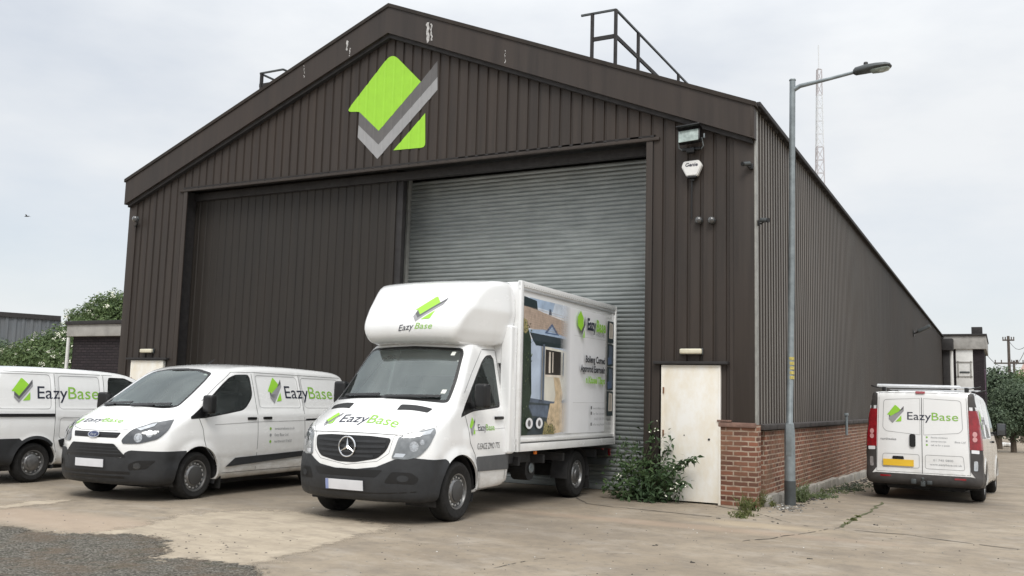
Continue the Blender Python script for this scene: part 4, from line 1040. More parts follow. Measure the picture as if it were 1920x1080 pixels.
def shell(S):
    "sample the solid S on a grid of rays from an axis inside it"
    xa, xb = S['axis']; zax = S.get('zax', lambda x: np.full_like(x, 1.0)); prof = chaikin(S['profile'], 2)
    def F(p):
        x, y, z = p[:, 0], p[:, 1], p[:, 2]; a = np.abs(y)
        xx = x + S.get('kf', .4)*a**S.get('pf', 3)*sstep(S.get('f0', -1.4), S.get('f1', .4), x) - S.get('kr', .06)*a**4*sstep(-1.5, -3, x)
        zz = z + S.get('crown', .05)*a**2*sstep(1.2, 1.7, z)
        d1 = sdpoly(xx, zz, prof)
        hw = np.interp(z, *zip(*S['width']))
        if 'wmod' in S: hw = hw + S['wmod'](x, z)
        return smax(d1, a-hw, S.get('r', .07))
    nb = S.get('nv', 176); nx = int((xb-xa)/S.get('dx', .032)); nc = 34
    vv = (np.arange(nb)+.5)/nb*2*pi
    O, D = [], []
    phis = [(i+1)/nc*pi/2 for i in range(nc)]
    rows = [('r', ph) for ph in phis]+[('m', xa+(xb-xa)*(i+1)/nx) for i in range(nx-1)]+[('f', ph) for ph in phis[::-1]]
    for k_, val in rows:
        x = xa if k_ == 'r' else xb if k_ == 'f' else val; ph = pi/2 if k_ == 'm' else val
        sg = -1 if k_ == 'r' else 1; z0 = float(zax(np.array([x]))[0])
        O.append(np.tile((x, 0, z0), (nb, 1))); D.append(np.stack([np.full(nb, sg*cos(ph)), sin(ph)*np.cos(vv), sin(ph)*np.sin(vv)], 1))
    O.append(np.array([[xa, 0, float(zax(np.array([xa]))[0])], [xb, 0, float(zax(np.array([xb]))[0])]])); D.append(np.array([[-1., 0, 0], [1., 0, 0]]))
    O = np.concatenate(O); D = np.concatenate(D); lo = np.zeros(len(O)); hi = np.full(len(O), 4.5)
    for _ in range(21):
        mid_ = (lo+hi)/2; ins = F(O+D*mid_[:, None]) < 0; lo = np.where(ins, mid_, lo); hi = np.where(ins, hi, mid_)
    V = O+D*((lo+hi)/2)[:, None]
    nr = len(rows); faces = []
    for i in range(nr-1):
        for j in range(nb):
            j2 = (j+1) % nb; faces.append((i*nb+j, i*nb+j2, (i+1)*nb+j2, (i+1)*nb+j))
    pr_, pf_ = nr*nb, nr*nb+1
    for j in range(nb):
        faces.append((pr_, (j+1) % nb, j)); faces.append((pf_, (nr-1)*nb+j, (nr-1)*nb+(j+1) % nb))
    return V, faces

class Body:
    def __init__(s, S):
        s.V, s.F = shell(S); s.lab = ['body']*len(s.F); s.lock = np.zeros(len(s.V), bool)
        # outward orientation
        a, b, c_ = (s.V[s.F[len(s.F)//2][i]] for i in range(3)); nrm = np.cross(b-a, c_-a)
        ctr = (a+b+c_)/3; 
        if nrm @ (ctr-np.array([ctr[0], 0, 1.0])) < 0: s.F = [f_[::-1] for f_ in s.F]
        s.bvh = BVHTree.FromPolygons([tuple(v) for v in s.V], s.F)
    def cut(s, name, g, src=('body',)):
        V = s.V; G = g(V[:, 0], V[:, 1], V[:, 2]).copy(); idx = [i for i, l_ in enumerate(s.lab) if l_ in src]
        E = set()
        for i in idx:
            f_ = s.F[i]
            for a, b in zip(f_, f_[1:]+f_[:1]): E.add((a, b) if a < b else (b, a))
        E = np.array(list(E)); ga, gb = G[E[:, 0]], G[E[:, 1]]; cr_ = (ga*gb) < 0; E = E[cr_]; ga, gb = ga[cr_], gb[cr_]; t = ga/(ga-gb)
        best = {}
        for (a, b), tt in zip(E, t):
            if abs(tt) > 1: continue
            P_ = V[a]+(V[b]-V[a])*tt
            v, d = (a, tt) if tt < .5 else (b, 1-tt)
            if s.lock[v]: continue
            if v not in best or d < best[v][0]: best[v] = (d, P_)
        for v, (d, P_) in best.items(): V[v] = P_; G[v] = 0; s.lock[v] = True
        G[np.abs(G) < 1e-4] = 0
        nF, nL = [], []
        for f_, l_ in zip(s.F, s.lab):
            if l_ not in src: nF.append(f_); nL.append(l_); continue
            q = [G[v] for v in f_]
            if min(q) < 0 < max(q) and len(f_) == 4:
                if q[0] == 0 and q[2] == 0: parts = [(f_[0], f_[1], f_[2]), (f_[0], f_[2], f_[3])]
                elif q[1] == 0 and q[3] == 0: parts = [(f_[1], f_[2], f_[3]), (f_[1], f_[3], f_[0])]
                else: parts = [f_]
            else: parts = [f_]
            for p in parts: nF.append(p); nL.append(name if sum(G[v] for v in p) < 0 else l_)
        s.F, s.lab = nF, nL
    def rebvh(s): s.bvh = BVHTree.FromPolygons([tuple(v) for v in s.V], s.F)
    def normals(s):
        me = bpy.data.meshes.new('n'); me.from_pydata([tuple(v) for v in s.V], [], s.F); me.update()
        n = np.empty(len(s.V)*3, dtype=np.float32); me.vertices.foreach_get('normal', n); bpy.data.meshes.remove(me); s.N = n.reshape(-1, 3)
    def part(s, lab, name, mat, parent, off=0., rim=0., side=0, sharp=40):
        idx = [i for i, l_ in enumerate(s.lab) if l_ == lab]
        if side: idx = [i for i in idx if np.mean([s.V[v][1] for v in s.F[i]])*side > 0]
        used = sorted({v for i in idx for v in s.F[i]}); mp_ = {v: k_ for k_, v in enumerate(used)}
        bm = B(); vs_ = [bm.verts.new(s.V[v]+s.N[v]*off) for v in used]
        for i in idx:
            try: bm.faces.new([vs_[mp_[v]] for v in s.F[i]])
            except ValueError: pass
        if rim:
            nn = {vs_[mp_[v]]: Vector(s.N[v]) for v in used}
            be = [e for e in bm.edges if len(e.link_faces) == 1]; nv = {}
            for e in be:
                for v in e.verts:
                    if v not in nv: nv[v] = bm.verts.new(v.co-nn[v]*rim)
            for e in be:
                f0 = e.link_faces[0]; l_ = [l for l in f0.loops if l.edge == e][0]; a, b = l_.vert, l_.link_loop_next.vert
                bm.faces.new((b, a, nv[a], nv[b]))
        return obj(name, bm, mat, parent, sharp)
    def ray(s, o, d):
        h = s.bvh.ray_cast(Vector(o), Vector(d)); return h[0], h[1]
    def decal(s, bm, view, off=.004, step=.08, mirror=False):
        "project a flat mesh in (u, v) on the body. side 'L' and 'R': (x, z); 'F' and 'B': (y, z); 'T': (x, y)"
        cutgrid(bm, step); kill = []
        for v in bm.verts:
            u, w_ = v.co.x, v.co.y
            o, d = {'D+': ((5, u+4.0, w_), (-1, -.8, 0)), 'D-': ((5, -(u+4.0), w_), (-1, .8, 0)), 'L': ((u, 3, w_), (0, -1, 0)), 'R': ((u, -3, w_), (0, 1, 0)), 'F': ((5, u, w_), (-1, 0, 0)), 'B': ((-9, u, w_), (1, 0, 0)), 'T': ((u, w_, 5), (0, 0, -1))}[view]
            p, n = s.ray(o, d)
            if p is None: kill.append(v); continue
            if n.dot(Vector(d)) > 0: n = -n
            v.co = p+n*off
        bmesh.ops.delete(bm, geom=kill, context='VERTS')
        bad = [f_ for f_ in bm.faces if max(e.calc_length() for e in f_.edges) > step*3.5]
        if bad: bmesh.ops.delete(bm, geom=bad, context='FACES')
        return bm

def P2(poly, ax=0): # region from a polygon: side (x,z) or front (|y|,z)
    poly = np.array(poly, float)
    return poly
def g_side(poly, sgn=0, ymin=.45):
    poly = np.array(poly)
    def g(x, y, z):
        yy = np.abs(y) if not sgn else y*sgn
        return np.maximum(sdpoly(x, z, poly), ymin-yy)
    return g
def g_front(poly, xmin=-1, sym=True):
    poly = np.array(poly)
    def g(x, y, z): return np.maximum(sdpoly(np.abs(y) if sym else y, z, poly), xmin-x)
    return g
def g_rear(poly, xmax, sym=True):
    poly = np.array(poly)
    def g(x, y, z): return np.maximum(sdpoly(np.abs(y) if sym else y, z, poly), x-xmax)
    return g
def circ(cx, cz, r, n=40, z0=-1):
    return [(cx+r*cos(2*pi*i/n), cz+r*sin(2*pi*i/n)) for i in range(n)]
def arch_poly(cx, r, zc, zb=-.2):
    return [(cx+r*cos(t), zc+r*sin(t)) for t in [pi*i/24 for i in range(25)]]+[(cx-r*.97, zb), (cx+r*.97, zb)]
def arch_liner(parent, cx, r, zc, yo, yi=.50, name='wheel_arch_liner'):
    for s in (-1, 1):
        bm = B(); rows = []
        for y in (yo, yi):
            rows.append([bm.verts.new((cx+r*cos(t), s*y, max(.2, zc+r*sin(t)))) for t in [(-.25+1.5*i/28)*pi if False else (pi*(-.12)+pi*1.24*i/28) for i in range(29)]])
        for i in range(28): bm.faces.new((rows[0][i], rows[0][i+1], rows[1][i+1], rows[1][i]))
        bm.faces.new(rows[1]); obj(name, bm, M['chassis'], parent, 30)
def wheel(parent, x, y, R_, wdt, rimr, style, steer=0):
    s = 1 if y > 0 else -1
    w_ = empty('wheel', (x, y, R_), steer, parent)
    h = wdt/2; bm = B()
    prof = [(rimr, -h+.01), (rimr+.02, -h), (R_-.05, -h-.008), (R_-.018, -h+.008), (R_-.003, -h+.03), (R_, -h+.05), (R_, h-.05), (R_-.003, h-.03), (R_-.018, h-.008), (R_-.05, h+.008), (rimr+.02, h), (rimr, h-.01), (rimr-.005, h-.03)]
    lathe(bm, prof, (0, 0, 0), (0, s, 0), 48)
    # tread grooves
    for o_ in (-.06, -.02, .02, .06): pass
    obj('tyre', fixn(bm), M['rubber'], w_, 30)
    bm = B(); d = h-.012
    lathe(bm, [(rimr+.004, d+.008), (rimr-.012, d+.006), (rimr-.022, d-.02), (rimr-.030, d-.035), (rimr*.74, d-.030), (rimr*.66, d-.008), (rimr*.60, d), (rimr*.40, d+.004), (rimr*.36, d+.016), (rimr*.2, d+.020), (0, d+.021)], (0, 0, 0), (0, s, 0), 40)
    obj('rim', bm, M['steel'], w_, 30)
    bm = B(); nn = 16 if style != 'cap' else 12
    for i in range(nn):
        t = 2*pi*i/nn; c_ = Vector((cos(t), 0, sin(t)))*rimr*.785; tb = Matrix.Rotation(-t, 3, 'Y')
        box(bm, c_+Vector((0, s*(d-.024), 0)), (rimr*.11, .02, rimr*.15), .006, tb)
    obj('vent_slot', bm, M['vent'], w_, 30)['kind'] = 'stuff'
    bm = B(); rr = {'dark': .60, 'cap': .5, 'open': .34}[style]
    lathe(bm, [(rimr*rr, d+.0), (rimr*rr*.98, d+.014), (rimr*rr*.8, d+.018), (rimr*rr*.6, d+.024), (0, d+.026)], (0, 0, 0), (0, s, 0), 32)
    obj('hub_cap', bm, M['hubdark'] if style != 'cap' else M['steel'], w_, 30)
    return w_
def strip(pts, w_, closed=False):
    "thin ribbon polygon mesh along a 2-D line"
    bm = B(); pts = [Vector(p) for p in pts]; n = len(pts); rows = []
    for i, p in enumerate(pts):
        a = pts[(i-1) % n] if closed or i else p; b = pts[(i+1) % n] if closed or i < n-1 else p
        d = (b-a).normalized(); q = Vector((-d.y, d.x))*w_/2; rows.append([bm.verts.new((*(p-q), 0)), bm.verts.new((*(p+q), 0))])
    for i in range(n if closed else n-1): a, b = rows[i], rows[(i+1) % n]; bm.faces.new((a[0], a[1], b[1], b[0]))
    return bm
def seam(body, pts, view, parent, name='panel_gap', w_=.009, mat='gap', closed=False, rp=0, off=.0025):
    pts = roundpoly(pts, rp, 5) if rp and closed else pts
    if rp and not closed:
        L_ = roundpoly(pts, [0]+[rp]*(len(pts)-2)+[0], 5); pts = L_
    bm = strip(pts, w_, closed); body.decal(bm, view, off, .12); return obj(name, bm, M[mat], parent, 60)
def put_emblem(body, view, u, v, h, parent, flip=1, name='emblem', xs=1., skew=0, mats=None, tdir=None):
    e = empty(name, (0, 0, 0), 0, parent)
    for i, (mt, pts) in enumerate(emblem()):
        pp = []
        for a, b in pts:
            a = a*h*xs; b = b*h; a += skew*b
            pp.append((u+flip*a, v+b) if not tdir else (u-b, v+a))
        bm = poly_bm(pp); body.decal(bm, view, .004+.0006*i, .15)
        obj(['green_square', 'dark_tick', 'light_tick', 'green_triangle'][i], bm, M[mt], e, 60)
    return e
def put_text(body, view, s, u, v, size, mat, parent, flip=1, name='lettering', sx=1., shear=0, bold=.0, tdir=None, width=None, skew=0):
    bm = text_bm(s, size, shear, bold); w_, x_ = bmwidth(bm)
    k_ = (width/w_) if width else sx
    for p in bm.verts:
        a, b = (p.co.x-x_)*k_, p.co.y+skew*(p.co.x-x_)*k_
        p.co = Vector((u+flip*a, v+b, 0)) if not tdir else Vector((u-b, v+a, 0))
    body.decal(bm, view, .0045, .12); obj(name, bm, M[mat], parent, 60); return w_*k_
def brand(body, view, e_u, e_v, e_h, t_u, t_v, cap, width, parent, flip=1, tdir=None, exs=1., skew=0, shear=0):
    "emblem centred at (e_u, e_v); two-tone company name from (t_u, t_v) on, with its cap height and width"
    hh = cap*1.38; put_emblem(body, view, e_u, e_v, e_h, parent, flip, tdir=tdir, xs=exs, skew=skew)
    a = put_text(body, view, 'Eazy', t_u, t_v, hh, 'lnavy', parent, flip, bold=.002*cap, tdir=tdir, width=width*.47, shear=shear)
    st = a+cap*.07
    put_text(body, view, 'Base', t_u+flip*st if not tdir else t_u, t_v if not tdir else t_v+st, hh, 'lgreen2', parent, flip, bold=.002*cap, tdir=tdir, width=width*.51, shear=shear)
def dpoly(pts, s): return pts   # (|y| - .8 x, z)
def lamp_cluster(b, e, poly, rounds, lens, rp, base='lamp'):
    for s, vw in ((1, 'D+'), (-1, 'D-')):
        h_ = flatpart(b, vw, roundpoly(poly, rp, 4), base, e, 'headlight', .004, 0, .008, .05)
        for (u, z, r_, mt) in rounds:
            bm = poly_bm([(u+r_*1.15*cos(t), z+r_*sin(t)) for t in [2*pi*i/20 for i in range(20)]]); b.decal(bm, vw, .014, .03); obj('reflector', bm, M[mt], h_, 60)
            bm = poly_bm([(u+r_*.5*cos(t), z+r_*.45*sin(t)) for t in [2*pi*i/14 for i in range(14)]]); b.decal(bm, vw, .016, .03); obj('bulb', bm, M['lamp2'], h_, 60)
        for pl, mt, nm in lens: flatpart(b, vw, pl, mt, h_, nm, .014, 0, 0, .05)
def small_lines(body, view, u, v, lines, size, parent, flip=1, gap=1.6, dot=True):
    for i, t in enumerate(lines):
        z = v-i*size*gap
        put_text(body, view, t, u+flip*size*1.6, z, size, 'stxt', parent, flip)
        if dot:
            bm = poly_bm([(u+flip*size*.4*cos(q)+0, z+size*.3+size*.4*sin(q)) for q in [2*pi*j/8 for j in range(8)]]); body.decal(bm, view); obj('bullet_mark', bm, M['lgreen2' if i != 1 else 'stxt'], parent, 60)
def flatpart(body, view, poly, mat, parent, name, off=.006, rp=0, thick=.0, step=.08):
    bm = poly_bm(roundpoly(poly, rp, 5) if rp else poly); body.decal(bm, view, off, step)
    if thick:
        fs = bm.faces[:]; r_ = bmesh.ops.extrude_face_region(bm, geom=fs); nv = [g_ for g_ in r_['geom'] if isinstance(g_, bmesh.types.BMVert)]
        d = {'D+': (.78, .62, 0), 'D-': (.78, -.62, 0), 'L': (0, 1, 0), 'R': (0, -1, 0), 'F': (1, 0, 0), 'B': (-1, 0, 0), 'T': (0, 0, 1)}[view]
        bmesh.ops.translate(bm, vec=Vector(d)*thick, verts=nv); fixn(bm)
    return obj(name, bm, M[mat], parent, 40)
def draw_press_shade(b, view, x0, x1, z0, z1, parent, r_=.07, name='panel_pressing_shade', inset=0.):
    bm = strip(roundpoly([(x0, z0), (x1, z0), (x1-inset, z1), (x0, z1)], r_, 6), .011, True); b.decal(bm, view, .002, .1); obj(name, bm, M['press_shade'], parent, 60)
def handle(parent, x, z, y, name='door_handle', ln=.2, mat='black'):
    s = 1 if y > 0 else -1; bm = B(); box(bm, (x, y+s*.012, z), (ln, .04, .042), .014, seg=3); obj(name, bm, M[mat], parent)
def mirror(parent, x, y, z, w_, h, d=.14, ymount=.9, zarm=None, mat='black'):
    s = 1 if y > 0 else -1; bm = B(); box(bm, (x, y, z), (d, w_, h), .045, Matrix.Rotation(s*-.12, 3, 'Z'), seg=4)
    bar(bm, (x, s*ymount, (zarm or z-h*.35)), (x, y, (zarm or z-h*.3)), .06, .08, bev=.01)
    o = obj('door_mirror', bm, M[mat], parent)
    bm = B(); box(bm, (x-d/2-.004, y, z), (.01, w_*.8, h*.84), .004, Matrix.Rotation(s*-.12, 3, 'Z')); obj('mirror_glass', bm, M['mglass'], o)
    return o
def cabin(parent, xs_, xd, zf, zd, side=-1, w_=.78, zs=1.15, grey='seat'):
    "seats, dashboard and steering wheel; xs_ seat x, xd dashboard x, zf floor, zd dash top"
    for y in (-.45, .45, .02):
        if y == .02: continue
        bm = B(); box(bm, (xs_, y, zf+.32), (.50, .50, .16), .05, seg=3); box(bm, (xs_-.27, y, zf+.68), (.14, .48, .66), .06, Matrix.Rotation(R(-10), 3, 'Y'), seg=3)
        box(bm, (xs_-.37, y, zf+1.1), (.10, .26, .2), .045, Matrix.Rotation(R(-8), 3, 'Y'), seg=3); obj('seat', bm, M['seat'], parent)
    bm = B(); box(bm, (xd, 0, zd-.16), (.42, 1.5, .32), .08, seg=3); box(bm, (xd-.12, side*.42, zd+.01), (.22, .42, .1), .04); obj('dashboard', bm, M['inter'], parent)
    c_ = Vector((xd-.34, side*.42, zd-.0)); bm = B(); n_ = Vector((-.75, 0, .66)).normalized(); a = n_.orthogonal().normalized(); b = n_.cross(a)
    tube(bm, [c_+(a*cos(t)+b*sin(t))*.19 for t in [2*pi*i/24 for i in range(25)]], .017, 8, caps=False); lathe(bm, [(0, .02), (.07, .015), (.08, 0)], c_, n_, 14)
    for t in (0, 2.1, 4.2): tube(bm, [c_, c_+(a*cos(t)+b*sin(t))*.19], .014, 6)
    obj('steering_wheel', bm, M['black'], parent)
    bm = B(); box(bm, (xs_-.58, 0, zf+.62), (.03, 1.46, 1.15), .01); obj('bulkhead', bm, M['inter'], parent)

def wipers(body, parent, y0, zb, xx, dirs):
    for y, ang, ln in dirs:
        bm = strip([(y, zb), (y+cos(ang)*ln, zb+sin(ang)*ln)], .028); body.decal(bm, 'F', .022, .1)
        r_ = bmesh.ops.extrude_face_region(bm, geom=bm.faces[:]); bmesh.ops.translate(bm, vec=(.012, 0, .004), verts=[g_ for g_ in r_['geom'] if isinstance(g_, bmesh.types.BMVert)])
        obj('wiper', fixn(bm), M['black'], parent)

# ------------------------------------------------------------------ middle white panel van (facing out, left of the truck)
def custom_van():
    WB = 2.86
    e = empty('panel_van', (-7.7544, -4.5521, -.012), R(-87.17)); tag(e, 'white panel van parked nose out just left of the box truck', 'van', 'white vans')
    prof = [(.90, .235), (.965, .32), (.985, .50), (.985, .66), (.975, .80), (.945, .93), (.88, 1.01), (.70, 1.11), (.50, 1.205), (.38, 1.265), (.0, 1.51), (-.36, 1.735), (-.66, 1.875), (-.95, 1.935), (-1.4, 1.965), (-2.2, 1.975), (-3.2, 1.955), (-3.62, 1.925), (-3.76, 1.84), (-3.80, 1.4), (-3.83, .8), (-3.82, .45), (-3.72, .27), (-1.5, .25), (.5, .235)]
    def wmod(x, z):
        d = np.zeros_like(x)
        # recessed upper side panels behind the doors, waist crease, bulged arches
        for x0, x1 in ((-2.36, -1.32), (-3.62, -2.44)):
            q = np.maximum(np.abs(x-(x0+x1)/2)-(x1-x0)/2, np.abs(z-1.555)-.265); d -= .016*sstep(.012, -.012, q)
        d += .018*sstep(1.26, 1.18, z)*sstep(.5, -.6, x)
        d -= .010*sstep(.62, .57, z)*sstep(.46, .50, z)
        for c_ in (0, -WB):
            r_ = np.hypot(x-c_, z-.34); d += .022*sstep(.50, .42, r_)
        d -= .12*sstep(.25, .95, x)*sstep(.75, 1.05, z)
        d += .016*sstep(.10, -.02, np.abs(z-1.02-.05*x))*sstep(-.2, -.5, x)*0
        return d
    S = dict(profile=prof, axis=(-3.2, .25), zax=lambda x: np.interp(x, [-3.2, -.8, .25], [1.1, 1.0, .70]), width=[(.2, .90), (.34, .955), (.5, .975), (.9, .978), (1.2, .955), (1.3, .935), (1.55, .865), (1.8, .79), (1.95, .74), (2.1, .70)], wmod=wmod, kf=.40, pf=2.8, f0=-1.6, f1=.3, kr=.09, crown=.07, r=.075, dx=.03)
    b = Body(S)
    AR = .415
    b.cut('arch', g_side(arch_poly(0, AR, .335), 0, .5)); b.cut('arch', g_side(arch_poly(-WB, AR, .335), 0, .5))
    ws = [(0, 1.285), (.30, 1.28), (.58, 1.265), (.72, 1.285), (.70, 1.45), (.655, 1.68), (.60, 1.80), (.3, 1.855), (0, 1.865), (-.3, 1.855), (-.60, 1.80), (-.655, 1.68), (-.70, 1.45), (-.72, 1.285), (-.58, 1.265), (-.3, 1.28)]
    wsr = roundpoly(ws, .05, 4)
    b.cut('wsseal', g_front(wsr, -1.02, False))
    b.cut('ws', lambda x, y, z: np.maximum(sdpoly(y, z, wsr)+.028, -1.02-x), ('wsseal',))
    win = [(.22, 1.125), (-.02, 1.27), (-.26, 1.435), (-.53, 1.62), (-.72, 1.735), (-.86, 1.785), (-1.19, 1.80), (-1.19, 1.46), (-.96, 1.255), (-.10, 1.14)]
    winr = roundpoly(win, [.02, .1, .1, .1, .1, .1, .07, .1, .1, .05], 4)
    b.cut('winseal', g_side(winr, 0, .6)); b.cut('win', lambda x, y, z: np.maximum(np.maximum(sdpoly(x, z, winr)+.022, .6-np.abs(y)), x+.14), ('winseal',))
    # bumper
    bp = [(-.2, .62), (.36, .625), (.50, .60), (.56, .69), (.62, .705), (.74, .70), (1.4, .68), (1.4, 0), (-.2, 0)]
    b.cut('bumper', lambda x, y, z: np.maximum(np.maximum(sdpoly(np.abs(y), z, np.array(bp)), .05-x), z-.735))
    b.rebvh(); b.normals()
    b.part('body', 'body', M['paint'], e, 0, .03)
    b.part('bumper', 'front_bumper', M['plastic'], e, .008, .04)
    b.part('wsseal', 'windscreen_seal', M['black'], e, .001, .02); b.part('ws', 'windscreen', M['glass'], e, .001)
    for s in (1, -1):
        b.part('winseal', 'window_seal', M['black'], e, .001, .02, s); b.part('win', 'side_window', M['sglass'], e, .001, 0, s)
    lamp_cluster(b, e, [(-.262, .835), (-.235, .79), (.04, .795), (.36, .862), (.50, .98), (.565, 1.125), (.19, 1.065), (-.10, .98), (-.20, .90)], [(.02, .872, .060, 'lampr'), (.20, .925, .046, 'lampr')],
        [([(-.02, .985), (.20, 1.045), (.30, 1.065), (.26, 1.02), (.05, .965)], 'lamp2', 'indicator_lens')], [.03, .03, .06, .08, .05, .02, .06, .05, .05])
    lg2 = flatpart(b, 'F', [(-.40, .785), (.38, .785), (.54, .64), (.56, .61), (-.56, .61), (-.54, .64)], 'black', e, 'lower_grille', .010, .03, 0)
    for z in (.655, .695, .735): seam(b, [(-.52+1.0*max(0, z-.655), z), (.52-1.0*max(0, z-.655), z)], 'F', lg2, 'grille_bar', .014, 'plastic', off=.014)
    ug2 = flatpart(b, 'F', [(-.44, .935), (.44, .935), (.40, .862), (-.40, .862)], 'black', e, 'upper_grille', .004, .02, 0)
    seam(b, [(-.41, .905), (.41, .905)], 'F', ug2, 'grille_bar', .014, 'plastic', off=.008)
    bm = poly_bm([(.105*cos(t), .898+.044*sin(t)) for t in [2*pi*i/28 for i in range(28)]]); b.decal(bm, 'F', .020, .05); bd = obj('oval_badge', bm, M['chrome'], e, 60)
    bm = poly_bm([(.093*cos(t), .898+.035*sin(t)) for t in [2*pi*i/28 for i in range(28)]]); b.decal(bm, 'F', .022, .05); obj('badge_field', bm, M['blue'], bd, 60)
    put_text(b, 'F', 'Ford', -.055, .884, .048, 'chrome', bd, 1, 'badge_script', width=.11, shear=.3); 
    bd.children[-1].location = (.022, 0, 0)
    # number plate, fog recess, intakes
    flatpart(b, 'F', [(-.27, .47), (.25, .47), (.25, .575), (-.27, .575)], 'plate', e, 'number_plate', .02, 0, .008)
    seam(b, [(-.62, .405), (.62, .405)], 'F', e, 'bumper_intake', .035, 'black', off=.012); seam(b, [(-.55, .345), (.55, .345)], 'F', e, 'bumper_intake', .03, 'black', off=.012)
    for s in (1, -1):
        flatpart(b, 'F', [(s*.60, .44), (s*.80, .46), (s*.90, .575), (s*.70, .57), (s*.60, .52)], 'black', e, 'fog_light_recess', .011, .03)
        bm = poly_bm([(s*(.70+.045*cos(t)), .50+.04*sin(t)) for t in [2*pi*i/16 for i in range(16)]]); b.decal(bm, 'F', .014, .05); obj('fog_light_lens', bm, M['lamp'], e, 60)
    # door gaps and mouldings
    for s, vw in ((1, 'L'), (-1, 'R')):
        seam(b, [(.02, 1.15), (-.06, 1.0), (-.12, .72), (-.30, .55)], vw, e); seam(b, [(-1.235, 1.81), (-1.235, .36)], vw, e); seam(b, [(-1.235, 1.83), (-.80, 1.82), (-.46, 1.62), (-.10, 1.38)], vw, e, w_=.006)
        seam(b, [(-2.40, 1.82), (-2.40, .36)], vw, e); seam(b, [(-.5, .345), (-2.4, .345)], vw, e, w_=.007); seam(b, [(-1.24, 1.835), (-3.6, 1.815)], vw, e, w_=.006)
        seam(b, [(-2.43, 1.10), (-3.55, 1.12)], vw, e, 'door_rail', .03, 'black')
        flatpart(b, vw, [(-.56, .435), (-.76, .555), (-2.38, .60), (-2.38, .515), (-.62, .435)], 'plastic', e, 'side_moulding', .008, 0, .012)
        handle(e, -1.10, 1.13, s*.965); handle(e, -1.46, 1.135, s*.965)
        mirror(e, -.10, s*1.04, 1.335, .18, .27, .13, .90, 1.20)
    for vw in ('L', 'R'): draw_press_shade(b, vw, -1.33, -2.35, 1.29, 1.79, e); draw_press_shade(b, vw, -2.47, -3.55, 1.29, 1.78, e, inset=-.04); seam(b, [(-.30, 1.045), (-1.2, 1.075), (-3.4, 1.10)], vw, e, 'waist_crease_shade', .009, 'press_shade', off=.002)
    flatpart(b, 'L', [(-.10, 1.15), (-.10, 1.30), (-.13, 1.33), (-.16, 1.35), (-.16, 1.15)], 'black', e, 'window_divider', .004)
    brand(b, 'L', -1.76, 1.562, .41, -2.0, 1.445, .205, 1.30, e, -1, exs=1.05)
    small_lines(b, 'L', -1.53, .95, ['awesomebase.co.uk', 'Eazy Base Ltd', 'northwest 01633'], .062, e, -1)
    brand(b, 'T', .72, -.57, .15, .78, -.44, .10, .74, e, 1, tdir=1)
    # bonnet gap
    seam(b, [(-.83, 1.14), (-.52, .985), (-.30, .955), (.30, .955), (.52, .985), (.83, 1.14)], 'F', e, 'bonnet_gap', .006, off=.002)
    wipers(b, e, 0, 1.29, .1, [(-.62, .05, .60), (.02, .04, .60)])
    bm = B(); tube(bm, [(-1.12, .0, 1.94), (-1.28, .0, 2.03)], [.012, .006], 6); obj('aerial', bm, M['black'], e)
    for y in (-.38, .38):
        p, n = b.ray((.30, y, 3), (0, 0, -1)); bm = B(); lathe(bm, [(.016, 0), (.014, .012), (0, .014)], p, (0, 0, 1), 8); obj('washer_jet', bm, M['black'], e)
    bm = B(); box(bm, (.1, 0, 1.08), (.2, 1.3, .05), .01); obj('tax_disc_shelf', bm, M['inter'], e)
    flatpart(b, 'F', [(.50, 1.77), (.56, 1.765), (.56, 1.82), (.50, 1.825)], 'paper', e, 'screen_sticker', -.006)
    cabin(e, -.85, .12, .50, 1.18, -1)
    arch_liner(e, 0, AR+.005, .335, .94); arch_liner(e, -WB, AR+.005, .335, .94)
    wheel(e, 0, .845, .335, .225, .215, 'dark', 0); wheel(e, 0, -.845, .335, .225, .215, 'dark', 0); wheel(e, -WB, .845, .335, .215, .215, 'dark'); wheel(e, -WB, -.845, .335, .215, .215, 'dark')
    for s in (1, -1):
        bm = B(); box(bm, (-.50, s*.86, .21), (.03, .2, .18), .01); obj('mud_flap', bm, M['rubber'], e)
    bm = B(); box(bm, (-1.6, 0, .22), (3.9, 1.3, .12), .03); obj('underbody', bm, M['chassis'], e)
    return e

